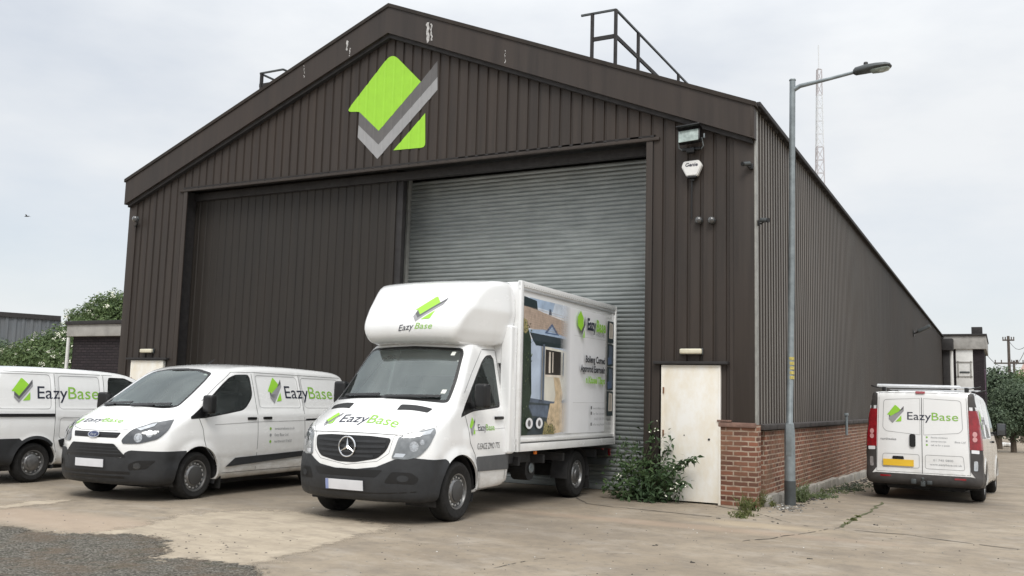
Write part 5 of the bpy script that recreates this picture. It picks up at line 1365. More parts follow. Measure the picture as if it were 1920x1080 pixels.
# ------------------------------------------------------------------ left van, backed away from us towards the building
def left_van():
    WB = 2.96
    e = empty('panel_van', (-11.25, -1.55, 0), R(90)); tag(e, 'white panel van with a black sliding door rail, cut off by the left edge', 'van', 'white vans')
    prof = [(.80, .25), (.86, .5), (.85, .8), (.78, .98), (.45, 1.10), (.15, 1.18), (-.35, 1.45), (-.80, 1.68), (-1.2, 1.80), (-1.7, 1.835), (-2.6, 1.85), (-3.4, 1.83), (-3.68, 1.79), (-3.76, 1.6), (-3.80, .8), (-3.80, .4), (-3.7, .25)]
    def wmod(x, z):
        d = np.zeros_like(x)
        for x0, x1, z0, z1 in ((-2.58, -1.74, 1.17, 1.72), (-3.66, -2.70, 1.17, 1.72), (-2.58, -1.74, .66, 1.0)):
            q = np.maximum(np.abs(x-(x0+x1)/2)-(x1-x0)/2, np.abs(z-(z0+z1)/2)-(z1-z0)/2); d -= .014*sstep(.012, -.012, q)
        for c_ in (0, -WB):
            r_ = np.hypot(x-c_, z-.31); d += .02*sstep(.46, .38, r_)
        return d
    S = dict(profile=prof, axis=(-3.2, .1), zax=lambda x: np.interp(x, [-3.2, -.8, .1], [1.0, .9, .7]), width=[(.2, .88), (.4, .93), (.9, .94), (1.15, .925), (1.5, .87), (1.8, .79), (2, .75)], wmod=wmod, kf=.4, kr=.06, crown=.06, r=.08, dx=.035)
    b = Body(S); AR = .38
    b.cut('arch', g_side(arch_poly(0, AR, .31), 0, .5)); b.cut('arch', g_side(arch_poly(-WB, AR, .31), 0, .5))
    win = roundpoly([(-1.64, 1.35), (-1.60, 1.70), (-1.25, 1.70), (-.80, 1.52), (-.45, 1.30)], .04, 4)
    b.cut('winseal', g_side(win, 0, .5)); b.cut('win', lambda x, y, z: np.maximum(np.maximum(sdpoly(x, z, np.array(win))+.02, .5-np.abs(y)), -1), ('winseal',))
    wsr = roundpoly([(-.68, 1.24), (.68, 1.24), (.60, 1.66), (-.60, 1.66)], .06, 4)
    b.cut('wsseal', g_front(wsr, -1.0, False)); b.cut('ws', lambda x, y, z: np.maximum(sdpoly(y, z, np.array(wsr))+.03, -1.0-x), ('wsseal',))
    b.cut('fbumper', lambda x, y, z: np.maximum(z-.62, .42-x)); b.cut('rbumper', lambda x, y, z: np.maximum(z-.70, x+3.20))
    b.cut('rbumper', lambda x, y, z: np.maximum(np.maximum(np.hypot(x+WB, z-.31)-.425, .5-np.abs(y)), x+WB-.3))
    b.rebvh(); b.normals()
    b.part('body', 'body', M['paint'], e, 0, .03); b.part('fbumper', 'front_bumper', M['plastic'], e, .006, .03); b.part('rbumper', 'rear_bumper', M['plastic'], e, .008, .03)
    b.part('wsseal', 'windscreen_seal', M['black'], e); b.part('ws', 'windscreen', M['glass'], e)
    for s in (1, -1): b.part('winseal', 'window_seal', M['black'], e, 0, 0, s); b.part('win', 'side_window', M['sglass'], e, 0, 0, s)
    for s, vw in ((1, 'L'), (-1, 'R')):
        seam(b, [(-2.64, 1.73), (-2.64, .66), (-2.56, .30)], vw, e); seam(b, [(-1.70, 1.72), (-1.70, .32)], vw, e); seam(b, [(-3.6, 1.745), (-1.5, 1.735)], vw, e, w_=.006)
        seam(b, [(-2.52, .27), (-1.0, .27)], vw, e, w_=.006); seam(b, [(-.55, 1.32), (-.5, .9), (-.6, .5)], vw, e)
        flatpart(b, vw, [(-2.65, 1.035), (-2.65, 1.085), (-3.68, 1.085), (-3.68, 1.035)], 'black', e, 'door_rail', .006, 0, .012)
        flatpart(b, vw, [(-2.56, .66), (-2.52, .56), (-2.40, .50), (-1.0, .50), (-1.0, .64), (-2.4, .69)], 'black', e, 'side_moulding', .006, .02, .015)
        handle(e, -1.85, .98, s*.945)
        mirror(e, -.62, s*1.04, 1.34, .2, .2, .13, .88)
    for vw in ('L', 'R'): draw_press_shade(b, vw, -2.56, -1.78, 1.16, 1.70, e); draw_press_shade(b, vw, -3.62, -2.71, 1.16, 1.71, e); draw_press_shade(b, vw, -2.54, -1.80, .68, 1.02, e)
    brand(b, 'R', -3.21, 1.45, .39, -2.95, 1.325, .205, 1.16, e, 1, exs=1.15)
    cabin(e, -1.35, -.45, .45, 1.14, -1)
    for x in (0, -WB):
        arch_liner(e, x, AR+.004, .31, .90)
        for s in (-1, 1): wheel(e, x, s*.81, .312, .205, .195, 'cap')
    # rear doors, lamps
    seam(b, [(0, 1.78), (0, .55)], 'B', e); seam(b, [(-.75, 1.76), (-.78, .5), (.78, .5), (.75, 1.76)], 'B', e, closed=True)
    for s in (-1, 1): flatpart(b, 'B', [(s*.80, .95), (s*.86, .95), (s*.82, 1.5), (s*.76, 1.5)], 'red', e, 'tail_light', .01, 0, .01)
    flatpart(b, 'B', [(-.26, .58), (.26, .58), (.26, .69), (-.26, .69)], 'yplate', e, 'number_plate', .01, 0, .01)
    bm = B(); box(bm, (-1.5, 0, .24), (3.9, 1.3, .12), .03); obj('underbody', bm, M['chassis'], e)
    return e

# ------------------------------------------------------------------ right van seen from behind
def right_van():
    WB = 3.10
    t = R(87.26); e = empty('panel_van', (2.0717+cos(t)*WB, 4.8673+sin(t)*WB, -.15), t); e.rotation_euler[1] = R(1.1)
    tag(e, 'white panel van seen from behind with tall red tail lights and yellow plate', 'van', 'white vans')
    prof = [(.80, .25), (.86, .5), (.85, .8), (.75, 1.0), (.35, 1.12), (.05, 1.22), (-.45, 1.60), (-.80, 1.84), (-1.2, 1.93), (-2.2, 1.965), (-3.3, 1.96), (-3.84, 1.94), (-3.88, 1.92), (-3.90, 1.85), (-3.92, 1.5), (-3.955, 1.0), (-3.965, .50), (-4.00, .45), (-3.99, .30), (-3.9, .25), (-1.5, .24)]
    def wmod(x, z):
        d = np.zeros_like(x)
        for x0, x1 in ((-2.4, -1.25), (-3.72, -2.5)):
            q = np.maximum(np.abs(x-(x0+x1)/2)-(x1-x0)/2, np.abs(z-1.48)-.33); d -= .014*sstep(.012, -.012, q)
        for c_ in (0, -WB):
            r_ = np.hypot(x-c_, z-.33); d += .02*sstep(.49, .40, r_)
        return d
    S = dict(profile=prof, axis=(-3.3, .1), zax=lambda x: np.interp(x, [-3.3, -.8, .1], [1.1, 1.0, .7]), width=[(.2, .90), (.35, .95), (.9, .955), (1.1, .945), (1.5, .90), (1.8, .85), (1.95, .83)], wmod=wmod, kf=.4, kr=.09, crown=.04, r=.045, dx=.035)
    b = Body(S); AR = .40
    b.cut('arch', g_side(arch_poly(0, AR, .33), 0, .5)); b.cut('arch', g_side(arch_poly(-WB, AR, .33), 0, .5))
    win = roundpoly([(-1.15, 1.22), (-1.15, 1.78), (-.75, 1.76), (-.30, 1.45), (.0, 1.2)], .04, 4)
    b.cut('winseal', g_side(win, 0, .5)); b.cut('win', lambda x, y, z: np.maximum(sdpoly(x, z, np.array(win))+.02, .5-np.abs(y)), ('winseal',))
    wsr = roundpoly([(-.70, 1.26), (.70, 1.26), (.62, 1.80), (-.62, 1.80)], .06, 4)
    b.cut('wsseal', g_front(wsr, -1.0, False)); b.cut('ws', lambda x, y, z: np.maximum(sdpoly(y, z, np.array(wsr))+.03, -1.0-x), ('wsseal',))
    b.cut('fbumper', lambda x, y, z: np.maximum(z-.62, .42-x))
    pil = [(.775, .44), (.765, 1.0), (.745, 1.90), (1.2, 1.95), (1.2, .44)]
    b.cut('pillar', lambda x, y, z: np.maximum(np.maximum(sdpoly(np.abs(y), z, np.array(pil)), x+3.68), .30-z))
    b.cut('lamp', lambda x, y, z: np.maximum(z-1.60, .92-z), ('pillar',))
    b.cut('rbumper', lambda x, y, z: np.maximum(z-.455, x+3.50)); b.cut('rbumper', lambda x, y, z: np.maximum(z-.84, .78-np.abs(y)), ('pillar',))
    b.cut('rbumper', lambda x, y, z: np.maximum(np.maximum(z-.50-1.1*(-x-3.55), z-.84), np.maximum(x+3.48, .86-np.abs(y))))
    dr = roundpoly([(-.70, .50), (.70, .50), (.70, .0)], 0)
    b.rebvh(); b.normals()
    b.part('body', 'body', M['paint'], e, 0, .03); b.part('fbumper', 'front_bumper', M['plastic'], e, .006, .03); b.part('rbumper', 'rear_bumper', M['plasticb'], e, .010, .03)
    b.part('wsseal', 'windscreen_seal', M['black'], e); b.part('ws', 'windscreen', M['glass'], e)
    for s in (1, -1):
        b.part('winseal', 'window_seal', M['black'], e, 0, 0, s); b.part('win', 'side_window', M['sglass'], e, 0, 0, s)
        b.part('pillar', 'corner_trim', M['plasticb'], e, .004, .02, s); L_ = b.part('lamp', 'tail_light', M['red'], e, .014, .03, s)
        def sm(poly, mt, nm, off=.018): return flatpart(b, 'B', [(s*u, v) for u, v in poly], mt, L_, nm, off, .01)
        sm([(.77, 1.60), (.885, 1.60), (.88, 1.66), (.765, 1.66)], 'reflect', 'reflector_strip', .012)
        sm([(.79, .86), (.91, .855), (.91, .915), (.79, .92)], 'reflect', 'reflector_strip', .016)
        for z in (1.10, 1.19):
            bm = poly_bm([(s*(.845+.035*cos(q)), z+.045*sin(q)) for q in [2*pi*i/16 for i in range(16)]]); b.decal(bm, 'B', .020, .05); obj('lamp_lens', bm, M['pinkl'], L_, 60)
        flatpart(b, 'B', [(s*.82, .56), (s*.88, .56), (s*.885, .73), (s*.825, .73)], 'lamp2', e, 'lower_lamp', .018, .02)
        flatpart(b, 'B', [(s*.52, .39), (s*.70, .39), (s*.70, .42), (s*.52, .42)], 'red', e, 'bumper_reflector', .016)
    # doors
    def rp(pts, r_, nm='door_pressing_shade', w_=.010): 
        pp = roundpoly(pts, r_, 6); bm = strip(pp, w_, True); b.decal(bm, 'B', .0025, .1); obj(nm, bm, M['press_shade'], e, 60)
    seam(b, [(0, 1.93), (0, .47)], 'B', e, 'door_gap', .012); seam(b, [(-.72, 1.90), (-.77, .48), (.77, .48), (.72, 1.90)], 'B', e, 'door_gap', .008, closed=True)
    for s in (-1, 1):
        rp([(s*.03, 1.80), (s*.64, 1.77), (s*.66, 1.26), (s*.60, 1.20), (s*.03, 1.15)], [0, .06, .06, .06, 0])
        rp([(s*.05, .56), (s*.05, .80), (s*.66, .80), (s*.68, .56)], .04)
    flatpart(b, 'B', [(.105, .93), (.205, .93), (.205, 1.16), (.105, 1.16)], 'black', e, 'rear_handle', .008, .04, .02)
    flatpart(b, 'B', [(-.06, 1.885), (.10, 1.885), (.10, 1.925), (-.06, 1.925)], 'red', e, 'brake_light', .006, .015, .02)
    flatpart(b, 'B', [(.14, .585), (.655, .585), (.655, .70), (.14, .70)], 'yplate', e, 'number_plate', .012, 0, .01)
    flatpart(b, 'B', [(.30, .705), (.50, .705), (.49, .76), (.31, .76)], 'black', e, 'plate_lamp', .010, .02, .015)
    brand(b, 'B', .44, 1.51, .33, .24, 1.415, .145, .84, e, -1, exs=1.05)
    small_lines(b, 'B', -.08, 1.10, ['fascias-windows', 'conservatories', 'call us for a quote'], .042, e, -1)
    put_text(b, 'B', 'Base Ltd', -.53, 1.03, .05, 'stxt', e, -1, shear=.2); put_text(b, 'B', 'northwales', .70, 1.04, .06, 'lgrey', e, -1, width=.27)
    put_text(b, 'B', '01 745 5800', -.18, .70, .05, 'stxt', e, -1, width=.32); put_text(b, 'B', 'www.eazybase.co.uk', -.12, .625, .05, 'stxt', e, -1, width=.52)
    put_emblem(b, 'R', -3.1, 1.45, .4, e, 1); put_text(b, 'R', 'EazyBase', -2.85, 1.38, .2, 'lnavy', e, 1)
    for s, vw in ((1, 'L'), (-1, 'R')):
        seam(b, [(-1.22, 1.86), (-1.22, .33)], vw, e); seam(b, [(-2.45, 1.86), (-2.45, .33)], vw, e); mirror(e, -.30, s*1.08, 1.30, .18, .26, .12, .88); handle(e, -1.05, 1.05, s*.955)
    cabin(e, -.95, -.1, .5, 1.15, -1)
    for x in (0, -WB):
        arch_liner(e, x, AR+.004, .33, .92)
        for s in (-1, 1): wheel(e, x, s*.82, .325, .215, .205, 'cap')
    bm = B(); box(bm, (-1.6, 0, .24), (4.0, 1.3, .14), .03); box(bm, (-3.85, 0, .36), (.1, 1.1, .10), .02); obj('underbody', bm, M['chassis'], e)
    bm = B(); box(bm, (-4.05, -.02, .30), (.16, .07, .09), .01); lathe(bm, [(0, .03), (.022, .02), (.028, 0), (.02, -.02), (.015, -.05)], (-4.12, -.02, .385), (0, 0, 1), 12); box(bm, (-4.03, .14, .33), (.05, .09, .09), .02); box(bm, (-4.03, -.12, .32), (.05, .09, .07), .02); obj('tow_bar', bm, M['galvdark'], e)
    # roof rack bars
    for i, x in enumerate((-3.40, -1.9)):
        rb = empty('roof_bar', (x, 0, 1.96), 0, e)
        bm = B(); box(bm, (0, 0, .062), (.06, 1.66, .03), .008); obj('bar', bm, M['alu'], rb)
        for s in (-1, 1): bm = B(); box(bm, (0, s*.70, .02), (.12, .07, .08), .015); tube(bm, [(0, s*.70, .04), (-.03, s*.86, .06), (0, s*.93, .08)], .015, 6); obj('bar_foot', bm, M['black'], rb)
    bm = B(); tube(bm, [(-3.72, .78, 2.030), (-3.60, -.62, 2.020)], .020, 12); tube(bm, [(-3.66, .78, 2.055), (-3.56, -.60, 2.045)], .010, 12); obj('roof_roller', bm, M['alu'], e)
    return e
M['plasticb'] = simple('brown_grey_plastic', (.050, .046, .044), .55, var=.2)
M['press_shade'] = simple('pressing_shade_line', (.40, .40, .40), .6)  # grey lines drawn along pressed edges and creases in place of their shade
M['alu'] = simple('aluminium_bar', (.55, .56, .57), .35, .6, var=.08)

# ------------------------------------------------------------------ box truck
def box_truck():
    WB = 3.70
    e = empty('box_truck', (-3.6413, -4.2114, .0), R(-89.92)); tag(e, 'white box truck with rounded overcab and a house picture on its side', 'truck')
    prof = [(.90, .27), (.97, .33), (1.0, .50), (.995, .66), (.975, .80), (.955, .96), (.91, 1.08), (.80, 1.165), (.55, 1.325), (.40, 1.43), (.31, 1.49), (.0, 1.80), (-.29, 2.10), (-.48, 2.26), (-.8, 2.34), (-1.15, 2.36), (-1.30, 2.33), (-1.33, 2.2), (-1.33, .5), (-1.30, .34), (-.5, .33), (.6, .27)]
    def wmod(x, z):
        d = np.zeros_like(x)
        r_ = np.hypot(x, z-.37); d += .030*sstep(.56, .44, r_)
        d -= .10*sstep(.25, .95, x)*sstep(.8, 1.15, z); d -= .012*sstep(1.36, 1.42, z)
        d += .010*sstep(1.16, 1.10, z)*sstep(-.05, -.25, x)
        return d
    S = dict(profile=prof, axis=(-1.0, .25), zax=lambda x: np.interp(x, [-1.0, -.4, .25], [1.2, 1.1, .80]), width=[(.2, .90), (.35, .955), (.6, .985), (1.0, .985), (1.3, .965), (1.45, .945), (1.8, .875), (2.15, .805), (2.3, .76), (2.45, .70)], wmod=wmod, kf=.38, pf=2.8, f0=-1.4, f1=.3, kr=0, crown=.05, r=.07, dx=.022, nv=190)
    b = Body(S); AR = .455
    b.cut('arch', g_side(arch_poly(-.0, AR, .36), 0, .5))
    ws = roundpoly([(-.86, 1.44), (-.4, 1.475), (0, 1.485), (.4, 1.475), (.86, 1.44), (.82, 1.75), (.75, 2.10), (.70, 2.165), (0, 2.19), (-.70, 2.165), (-.75, 2.10), (-.82, 1.75)], .05, 4)
    b.cut('wsseal', g_front(ws, -.75, False)); b.cut('ws', lambda x, y, z: np.maximum(sdpoly(y, z, np.array(ws))+.035, -.75-x), ('wsseal',))
    win = roundpoly([(.0, 1.26), (-.20, 1.45), (-.50, 1.74), (-.78, 2.01), (-.92, 2.095), (-1.12, 2.11), (-1.11, 1.40), (-.34, 1.345)], [.02, .1, .1, .06, .06, .06, .05, .1], 4)
    b.cut('winseal', g_side(win, 0, .6)); b.cut('win', lambda x, y, z: np.maximum(np.maximum(sdpoly(x, z, np.array(win))+.024, .6-np.abs(y)), x+.36), ('winseal',))
    b.cut('bumper', lambda x, y, z: np.maximum(np.maximum(sdpoly(np.abs(y), z, np.array([(-.2, .640), (.16, .645), (.42, .68), (.54, .735), (.62, .775), (.80, .795), (.90, .785), (1.3, .735), (1.3, 0), (-.2, 0)])), .30-x), z-.82))
    sd_ = np.array([(-.40, .77), (-1.30, .775), (-1.30, .575), (-.40, .585)])
    b.cut('sideband', g_side([(x, z) for x, z in sd_], 0, .6))
    b.rebvh(); b.normals()
    b.part('body', 'cab_body', M['paint'], e, 0, .03); b.part('bumper', 'front_bumper', M['plastic'], e, .008, .04)
    b.part('wsseal', 'windscreen_seal', M['black'], e, .001, .02); b.part('ws', 'windscreen', M['glass'], e, .001)
    for s in (1, -1):
        b.part('winseal', 'window_seal', M['black'], e, .001, .02, s); b.part('win', 'side_window', M['sglass'], e, .001, 0, s)
        b.part('sideband', 'side_moulding', M['band'], e, .010, .02, s)
    lamp_cluster(b, e, [(-.135, .785), (.10, .775), (.28, .81), (.43, .93), (.545, 1.10), (.52, 1.15), (.148, 1.075), (-.03, 1.035), (-.065, .95)], [(.20, .925, .060, 'lampr'), (.32, .975, .032, 'lampr')],
        [([(.0, 1.02), (.15, 1.055), (.50, 1.13), (.44, 1.07), (.20, 1.035)], 'lamp2', 'indicator_lens'), ([(-.10, .80), (.04, .80), (.08, .84), (-.07, .845)], 'chrome', 'side_reflector')], [.03, .05, .07, .07, .03, .03, .05, .04, .05], 'lampt')
    g_ = flatpart(b, 'F', [(-.56, 1.015), (-.30, 1.035), (.30, 1.035), (.56, 1.015), (.52, .87), (.42, .775), (.12, .72), (-.12, .72), (-.42, .775), (-.52, .87)], 'black', e, 'grille', .004, .05, 0)
    for z in (.975, .915, .855, .80): 
        w_ = .50 if z > .9 else .46 if z > .84 else .37; seam(b, [(-w_, z), (0, z-.012), (w_, z)], 'F', g_, 'grille_bar', .030, 'plastic', off=.012)
    # three-pointed star in a ring
    p, n = b.ray((3, 0, .90), (-1, 0, 0)); cx = p.x+.022
    st = empty('star_badge', (cx, 0, .90), 0, e)
    bm = B(); tube(bm, [(0, .118*cos(t), .118*sin(t)) for t in [2*pi*i/32 for i in range(33)]], .010, 8, caps=False); obj('ring', bm, M['chrome'], st)
    bm = B(); pts = []
    for i in range(3):
        t = pi/2+2*pi*i/3; pts += [(.115*cos(t), .115*sin(t)), (.022*cos(t+pi/3), .022*sin(t+pi/3))]
    c0 = bm.verts.new((.016, 0, 0)); vs_ = [bm.verts.new((0, *p_)) for p_ in pts]
    for i in range(6): bm.faces.new((c0, vs_[i], vs_[(i+1) % 6]))
    fixn(bm); obj('star', bm, M['chrome'], st, 0)
    # bumper details
    flatpart(b, 'F', [(-.27, .40), (.27, .40), (.27, .515), (-.27, .515)], 'plate', e, 'number_plate', .022, 0, .010)
    bm = poly_bm([(-.27, .40), (-.225, .40), (-.225, .515), (-.27, .515)]); b.decal(bm, 'F', .034); obj('plate_band', bm, M['platblue'], e, 60)
    flatpart(b, 'F', [(-.42, .56), (.42, .56), (.50, .645), (-.50, .645)], 'black', e, 'bumper_intake', .011, .02)
    seam(b, [(-.85, .405), (-.60, .385), (-.33, .375), (.33, .375), (.60, .385), (.85, .405)], 'F', e, 'bumper_crease', .012, 'black', off=.010)
    for s in (1, -1):
        flatpart(b, 'F', [(s*.52, .50), (s*.84, .49), (s*.88, .56), (s*.80, .625), (s*.60, .63)], 'black', e, 'fog_light_recess', .011, .03)
        bm = poly_bm([(s*(.72+.06*cos(t)), .555+.038*sin(t)) for t in [2*pi*i/16 for i in range(16)]]); b.decal(bm, 'F', .014, .05); obj('fog_light_lens', bm, M['plastic'], e, 60)
        flatpart(b, 'T', [(.50, s*.36), (.39, s*.74), (.30, s*.76), (.40, s*.36)], 'black', e, 'bonnet_vent', .004, .02)
    seam(b, [(-.93, 1.16), (-.66, 1.055), (-.3, 1.065), (.3, 1.065), (.66, 1.055), (.93, 1.16)], 'F', e, 'bonnet_gap', .008)
    seam(b, [(-.86, 1.20), (-.58, 1.04), (-.55, .84), (-.42, .745), (0, .69), (.42, .745), (.55, .84), (.58, 1.04), (.62, 1.06)], 'F', e, 'bonnet_gap', .004)
    for s, vw in ((1, 'L'), (-1, 'R')):
        seam(b, [(-.12, 1.34), (-.20, 1.15), (-.24, .95), (-.37, .80), (-.40, .58), (-.40, .36)], vw, e); seam(b, [(-.40, .355), (-1.20, .355), (-1.21, 1.3), (-1.20, 2.18), (-.82, 2.165)], vw, e, rp=.04)
        seam(b, [(-.80, 2.15), (-.46, 1.84), (-.20, 1.58)], vw, e, w_=.007); seam(b, [(-.26, 1.10), (-1.20, 1.125)], vw, e, 'door_crease_shade', .006, 'press_shade')
        handle(e, -1.02, 1.26, s*.968, ln=.22)
        mirror(e, -.30, s*1.12, 1.545, .18, .31, .14, .93, 1.42)
        flatpart(b, vw, [(-.33, 1.36), (-.33, 1.56), (-.37, 1.60), (-.37, 1.36)], 'black', e, 'quarter_trim', .003)
    brand(b, 'L', -.31, 1.155, .235, -.45, 1.10, .085, .44, e, -1, exs=.75)
    put_text(b, 'L', 'G.EACE ZMO 7TS', -.42, .865, .11, 'lgrey', e, -1, width=.60)
    brand(b, 'T', .68, -.47, .24, .77, -.31, .15, .86, e, 1, tdir=1)
    wipers(b, e, 0, 1.50, .2, [(-.66, .03, .62), (.05, .02, .70)])
    cabin(e, -.72, .12, .62, 1.40, -1, zs=1.4)
    bm = B(); box(bm, (.13, .1, 1.42), (.10, .22, .05), .008); o = obj('papers_on_dashboard', bm, M['paper'], e)
    for y, z in ((.60, 2.06), (.72, 1.56)): flatpart(b, 'F', [(y, z), (y+.05, z), (y+.05, z+.05), (y, z+.05)], 'paper', e, 'screen_sticker', .004)
    arch_liner(e, 0, AR+.004, .36, .94)
    # ---- overcab
    pr_ = [(-1.40, 3.15), (-1.0, 3.15), (-.74, 3.10), (-.58, 2.99), (-.38, 2.76), (-.21, 2.55), (-.17, 2.42), (-.21, 2.28), (-.36, 2.21), (-1.0, 2.24), (-1.40, 2.30)]
    S2 = dict(profile=pr_, axis=(-1.25, -.65), zax=lambda x: np.full_like(x, 2.58), width=[(2.0, .86), (2.2, .90), (2.4, .97), (2.7, 1.02), (3.0, 1.0), (3.2, .985)], wmod=lambda x, z: -.22*sstep(-1.32, -.2, x), kf=.13, pf=3.2, f0=-1.3, f1=-.5, kr=0, crown=.03, r=.06, dx=.025, nv=150)
    c_ = Body(S2); c_.rebvh(); c_.normals(); oc = c_.part('body', 'overcab', M['paint2'], e)
    put_emblem(c_, 'F', .24, 2.68, .36, e, 1, xs=1.25, skew=.28)
    a = put_text(c_, 'F', 'Eazy', -.13, 2.375, .115, 'lnavy', e, 1, shear=.25, width=.24, skew=.12); put_text(c_, 'F', 'Base', .125, 2.405, .115, 'lgreen2', e, 1, shear=.25, width=.27)
    # cab-to-box fillers
    bm = B()
    for s in (1, -1): box(bm, (-1.28, s*.965, 1.65), (.20, .17, 1.75), .05, seg=3)
    box(bm, (-1.30, 0, 2.2), (.18, 1.9, .4), .03); obj('cab_shroud', bm, M['paint2'], e)
    # ---- box body
    X0, X1, Z0, Z1, HW = -1.36, -5.03, .80, 3.16, 1.075
    bx = empty('box_body', ((X0+X1)/2, 0, (Z0+Z1)/2), 0, e); L_ = X0-X1; Hh = Z1-Z0
    bm = B(); box(bm, (0, 0, 0), (L_-.02, 2*HW-.02, Hh-.02), .02, seg=3); obj('panels', bm, M['paint2'], bx)
    def trim(nm, c, s_, bev=.008, mt='paint2', par=bx): bm = B(); box(bm, c, s_, bev); return obj(nm, bm, M[mt], par)
    for s in (1, -1):
        trim('roof_rail', (0, s*(HW-.012), Hh/2-.035), (L_, .055, .085), .014); trim('roof_rail', (0, s*(HW-.008), Hh/2-.115), (L_, .03, .02), .004, 'alu')
        trim('skirt_rail', (0, s*(HW-.008), -Hh/2+.055), (L_, .05, .11), .006); trim('skirt_rail', (0, s*(HW-.012), -Hh/2+.155), (L_, .04, .05), .006)
        trim('skirt_groove', (0, s*(HW+.002), -Hh/2+.117), (L_-.03, .02, .010), 0, 'gap')
        for xx in (L_/2-.045, -L_/2+.03): trim('corner_post', (xx, s*(HW-.006), 0), (.09 if xx > 0 else .06, .05, Hh), .012)
        for i in range(46):
            if s > 0: pass
    bm = B()
    for i in range(46): lathe(bm, [(0, .004), (.006, .003), (.008, 0)], (L_/2-.1-i*(L_-.2)/45, HW+.014, Hh/2-.055), (0, 1, 0), 6)
    obj('rivets', bm, M['galv'], bx)['kind'] = 'stuff'
    trim('rear_frame', (-L_/2+.01, 0, 0), (.04, 2*HW-.08, Hh-.1), .01, 'galv')
    # ---- printed side panel (flat print on the near side)
    yS = HW-.004
    prt = empty('side_print', (0, 0, 0), 0, bx)
    Xp = lambda u: -u          # u metres back from the middle
    # print space: a runs rearward 0..1 over the print, t runs up 0..1
    PA, PB, ZA, ZB = 1.70, -1.70, -Hh/2+.22, Hh/2-.20
    lev = [0]
    def pr(name, poly, mat, rp=0):
        lev[0] += 1; pts = [(PA+(PB-PA)*a, ZA+(ZB-ZA)*t) for a, t in poly]
        if rp: pts = roundpoly(pts, rp, 4)
        bm = poly_bm(pts)
        for v in bm.verts: v.co = Vector((v.co.x, yS+.00022*min(lev[0], 400)-.001, v.co.y))
        o = obj(name, bm, M[mat], prt, 0); return o
    C_ = lambda nm, col, r_=.4, var=.22, sc=4: M.setdefault(nm, simple(nm, col, r_, var=var, scale=sc))
    C_('p_sky', (.36, .46, .60)); C_('p_cloud', (.60, .67, .76)); C_('p_roof', (.47, .37, .30), .4, .2, 20); C_('p_wall', (.46, .54, .66), .4, .15, 3); C_('p_cream', (.68, .66, .58), .4, .1, 3); C_('p_dark', (.02, .035, .04), .4, .4, 30)
    C_('p_ivy', (.018, .035, .02), .5, .6, 40); C_('p_slate', (.035, .05, .06)); C_('p_blue', (.09, .14, .25), .4, .3, 20); C_('p_sand', (.56, .44, .29), .5, .3, 9); C_('p_window', (.03, .025, .022)); C_('p_frame', (.12, .10, .08)); C_('p_grey', (.10, .13, .18), .4, .3, 8); C_('p_shade', (.40, .45, .52)); C_('p_base', (.76, .77, .79), .4, .03); C_('p_fade', (.66, .60, .52)); C_('p_line', (.50, .50, .50)); C_('p_bloom', (.30, .26, .12), .5, .6, 50); C_('p_leaf', (.09, .12, .05)); C_('p_shade2', (.36, .29, .24))
    pr('print_base', [(0, 0), (.90, 0), (.90, 1), (0, 1)], 'p_base')
    W_ = .47
    pr('print_sky', [(0, 1), (W_, 1), (W_-.02, .89), (.0, .93)], 'p_cloud'); pr('print_sky', [(.05, 1), (.30, 1), (.28, .93), (.1, .94)], 'p_sky')
    pr('print_tree', [(0, 1), (.12, .985), (.13, .92), (0, .925)], 'p_dark')
    pr('print_roof', [(0, .93), (.14, .918), (.20, .905), (W_+.0, .865), (W_+.02, .72), (.3, .75), (0, .78)], 'p_roof')
    pr('print_chimney', [(.24, .90), (.27, .90), (.265, .945), (.245, .945)], 'p_grey')
    pr('print_wall', [(.02, .70), (W_-.02, .68), (W_-.01, .25), (.02, .22)], 'p_wall'); pr('print_cream', [(.18, .66), (.45, .64), (.455, .27), (.32, .24), (.18, .25)], 'p_cream')
    pr('print_eave', [(.06, .745), (.20, .76), (.47, .735), (.455, .69), (.09, .69)], 'p_slate'); pr('print_eave', [(.09, .69), (.45, .69), (.44, .66), (.12, .655)], 'p_dark')
    pr('print_gutter', [(.05, .765), (.22, .785), (.47, .745), (.47, .735), (.05, .745)], 'p_sky')
    pr('print_gable', [(.20, .755), (.275, .84), (.35, .755)], 'p_blue'); pr('print_gable', [(.23, .765), (.275, .815), (.32, .765)], 'p_sky')
    pr('print_window', [(.215, .635), (.375, .63), (.375, .45), (.215, .445)], 'p_window'); pr('print_window_frame', [(.25, .62), (.268, .62), (.268, .46), (.25, .46)], 'p_fade'); pr('print_window_frame', [(.285, .62), (.295, .62), (.295, .465), (.285, .465)], 'p_fade')
    pr('print_sill', [(.20, .445), (.395, .45), (.395, .435), (.20, .428)], 'p_fade')
    pr('print_shade', [(.05, .27), (.30, .245), (.48, .265), (.47, .23), (.30, .215), (.06, .225)], 'p_grey')
    pr('print_ground', [(.02, .24), (.30, .225), (.30, .0), (.02, 0)], 'p_slate'); pr('print_ground', [(.06, .22), (.25, .215), (.27, .12), (.10, .14)], 'p_grey')
    pr('print_path', [(.27, .23), (.46, .24), (.47, .02), (.28, 0), (.24, .10)], 'p_sand'); pr('print_path', [(.30, .43), (.36, .43), (.40, .30), (.385, .22), (.31, .22), (.325, .30)], 'p_sand')
    pr('print_ivy', [(0, .80), (.035, .79), (.07, .70), (.075, .55), (.05, .42), (.085, .30), (.06, .2), (.1, .12), (.05, 0), (0, 0)], 'p_ivy')
    pr('print_bloom', [(0, .84), (.03, .83), (.045, .76), (.02, .73), (0, .74)], 'p_bloom'); pr('print_bloom', [(.20, 0), (.22, .10), (.27, .06), (.30, .08), (.32, 0)], 'p_bloom')
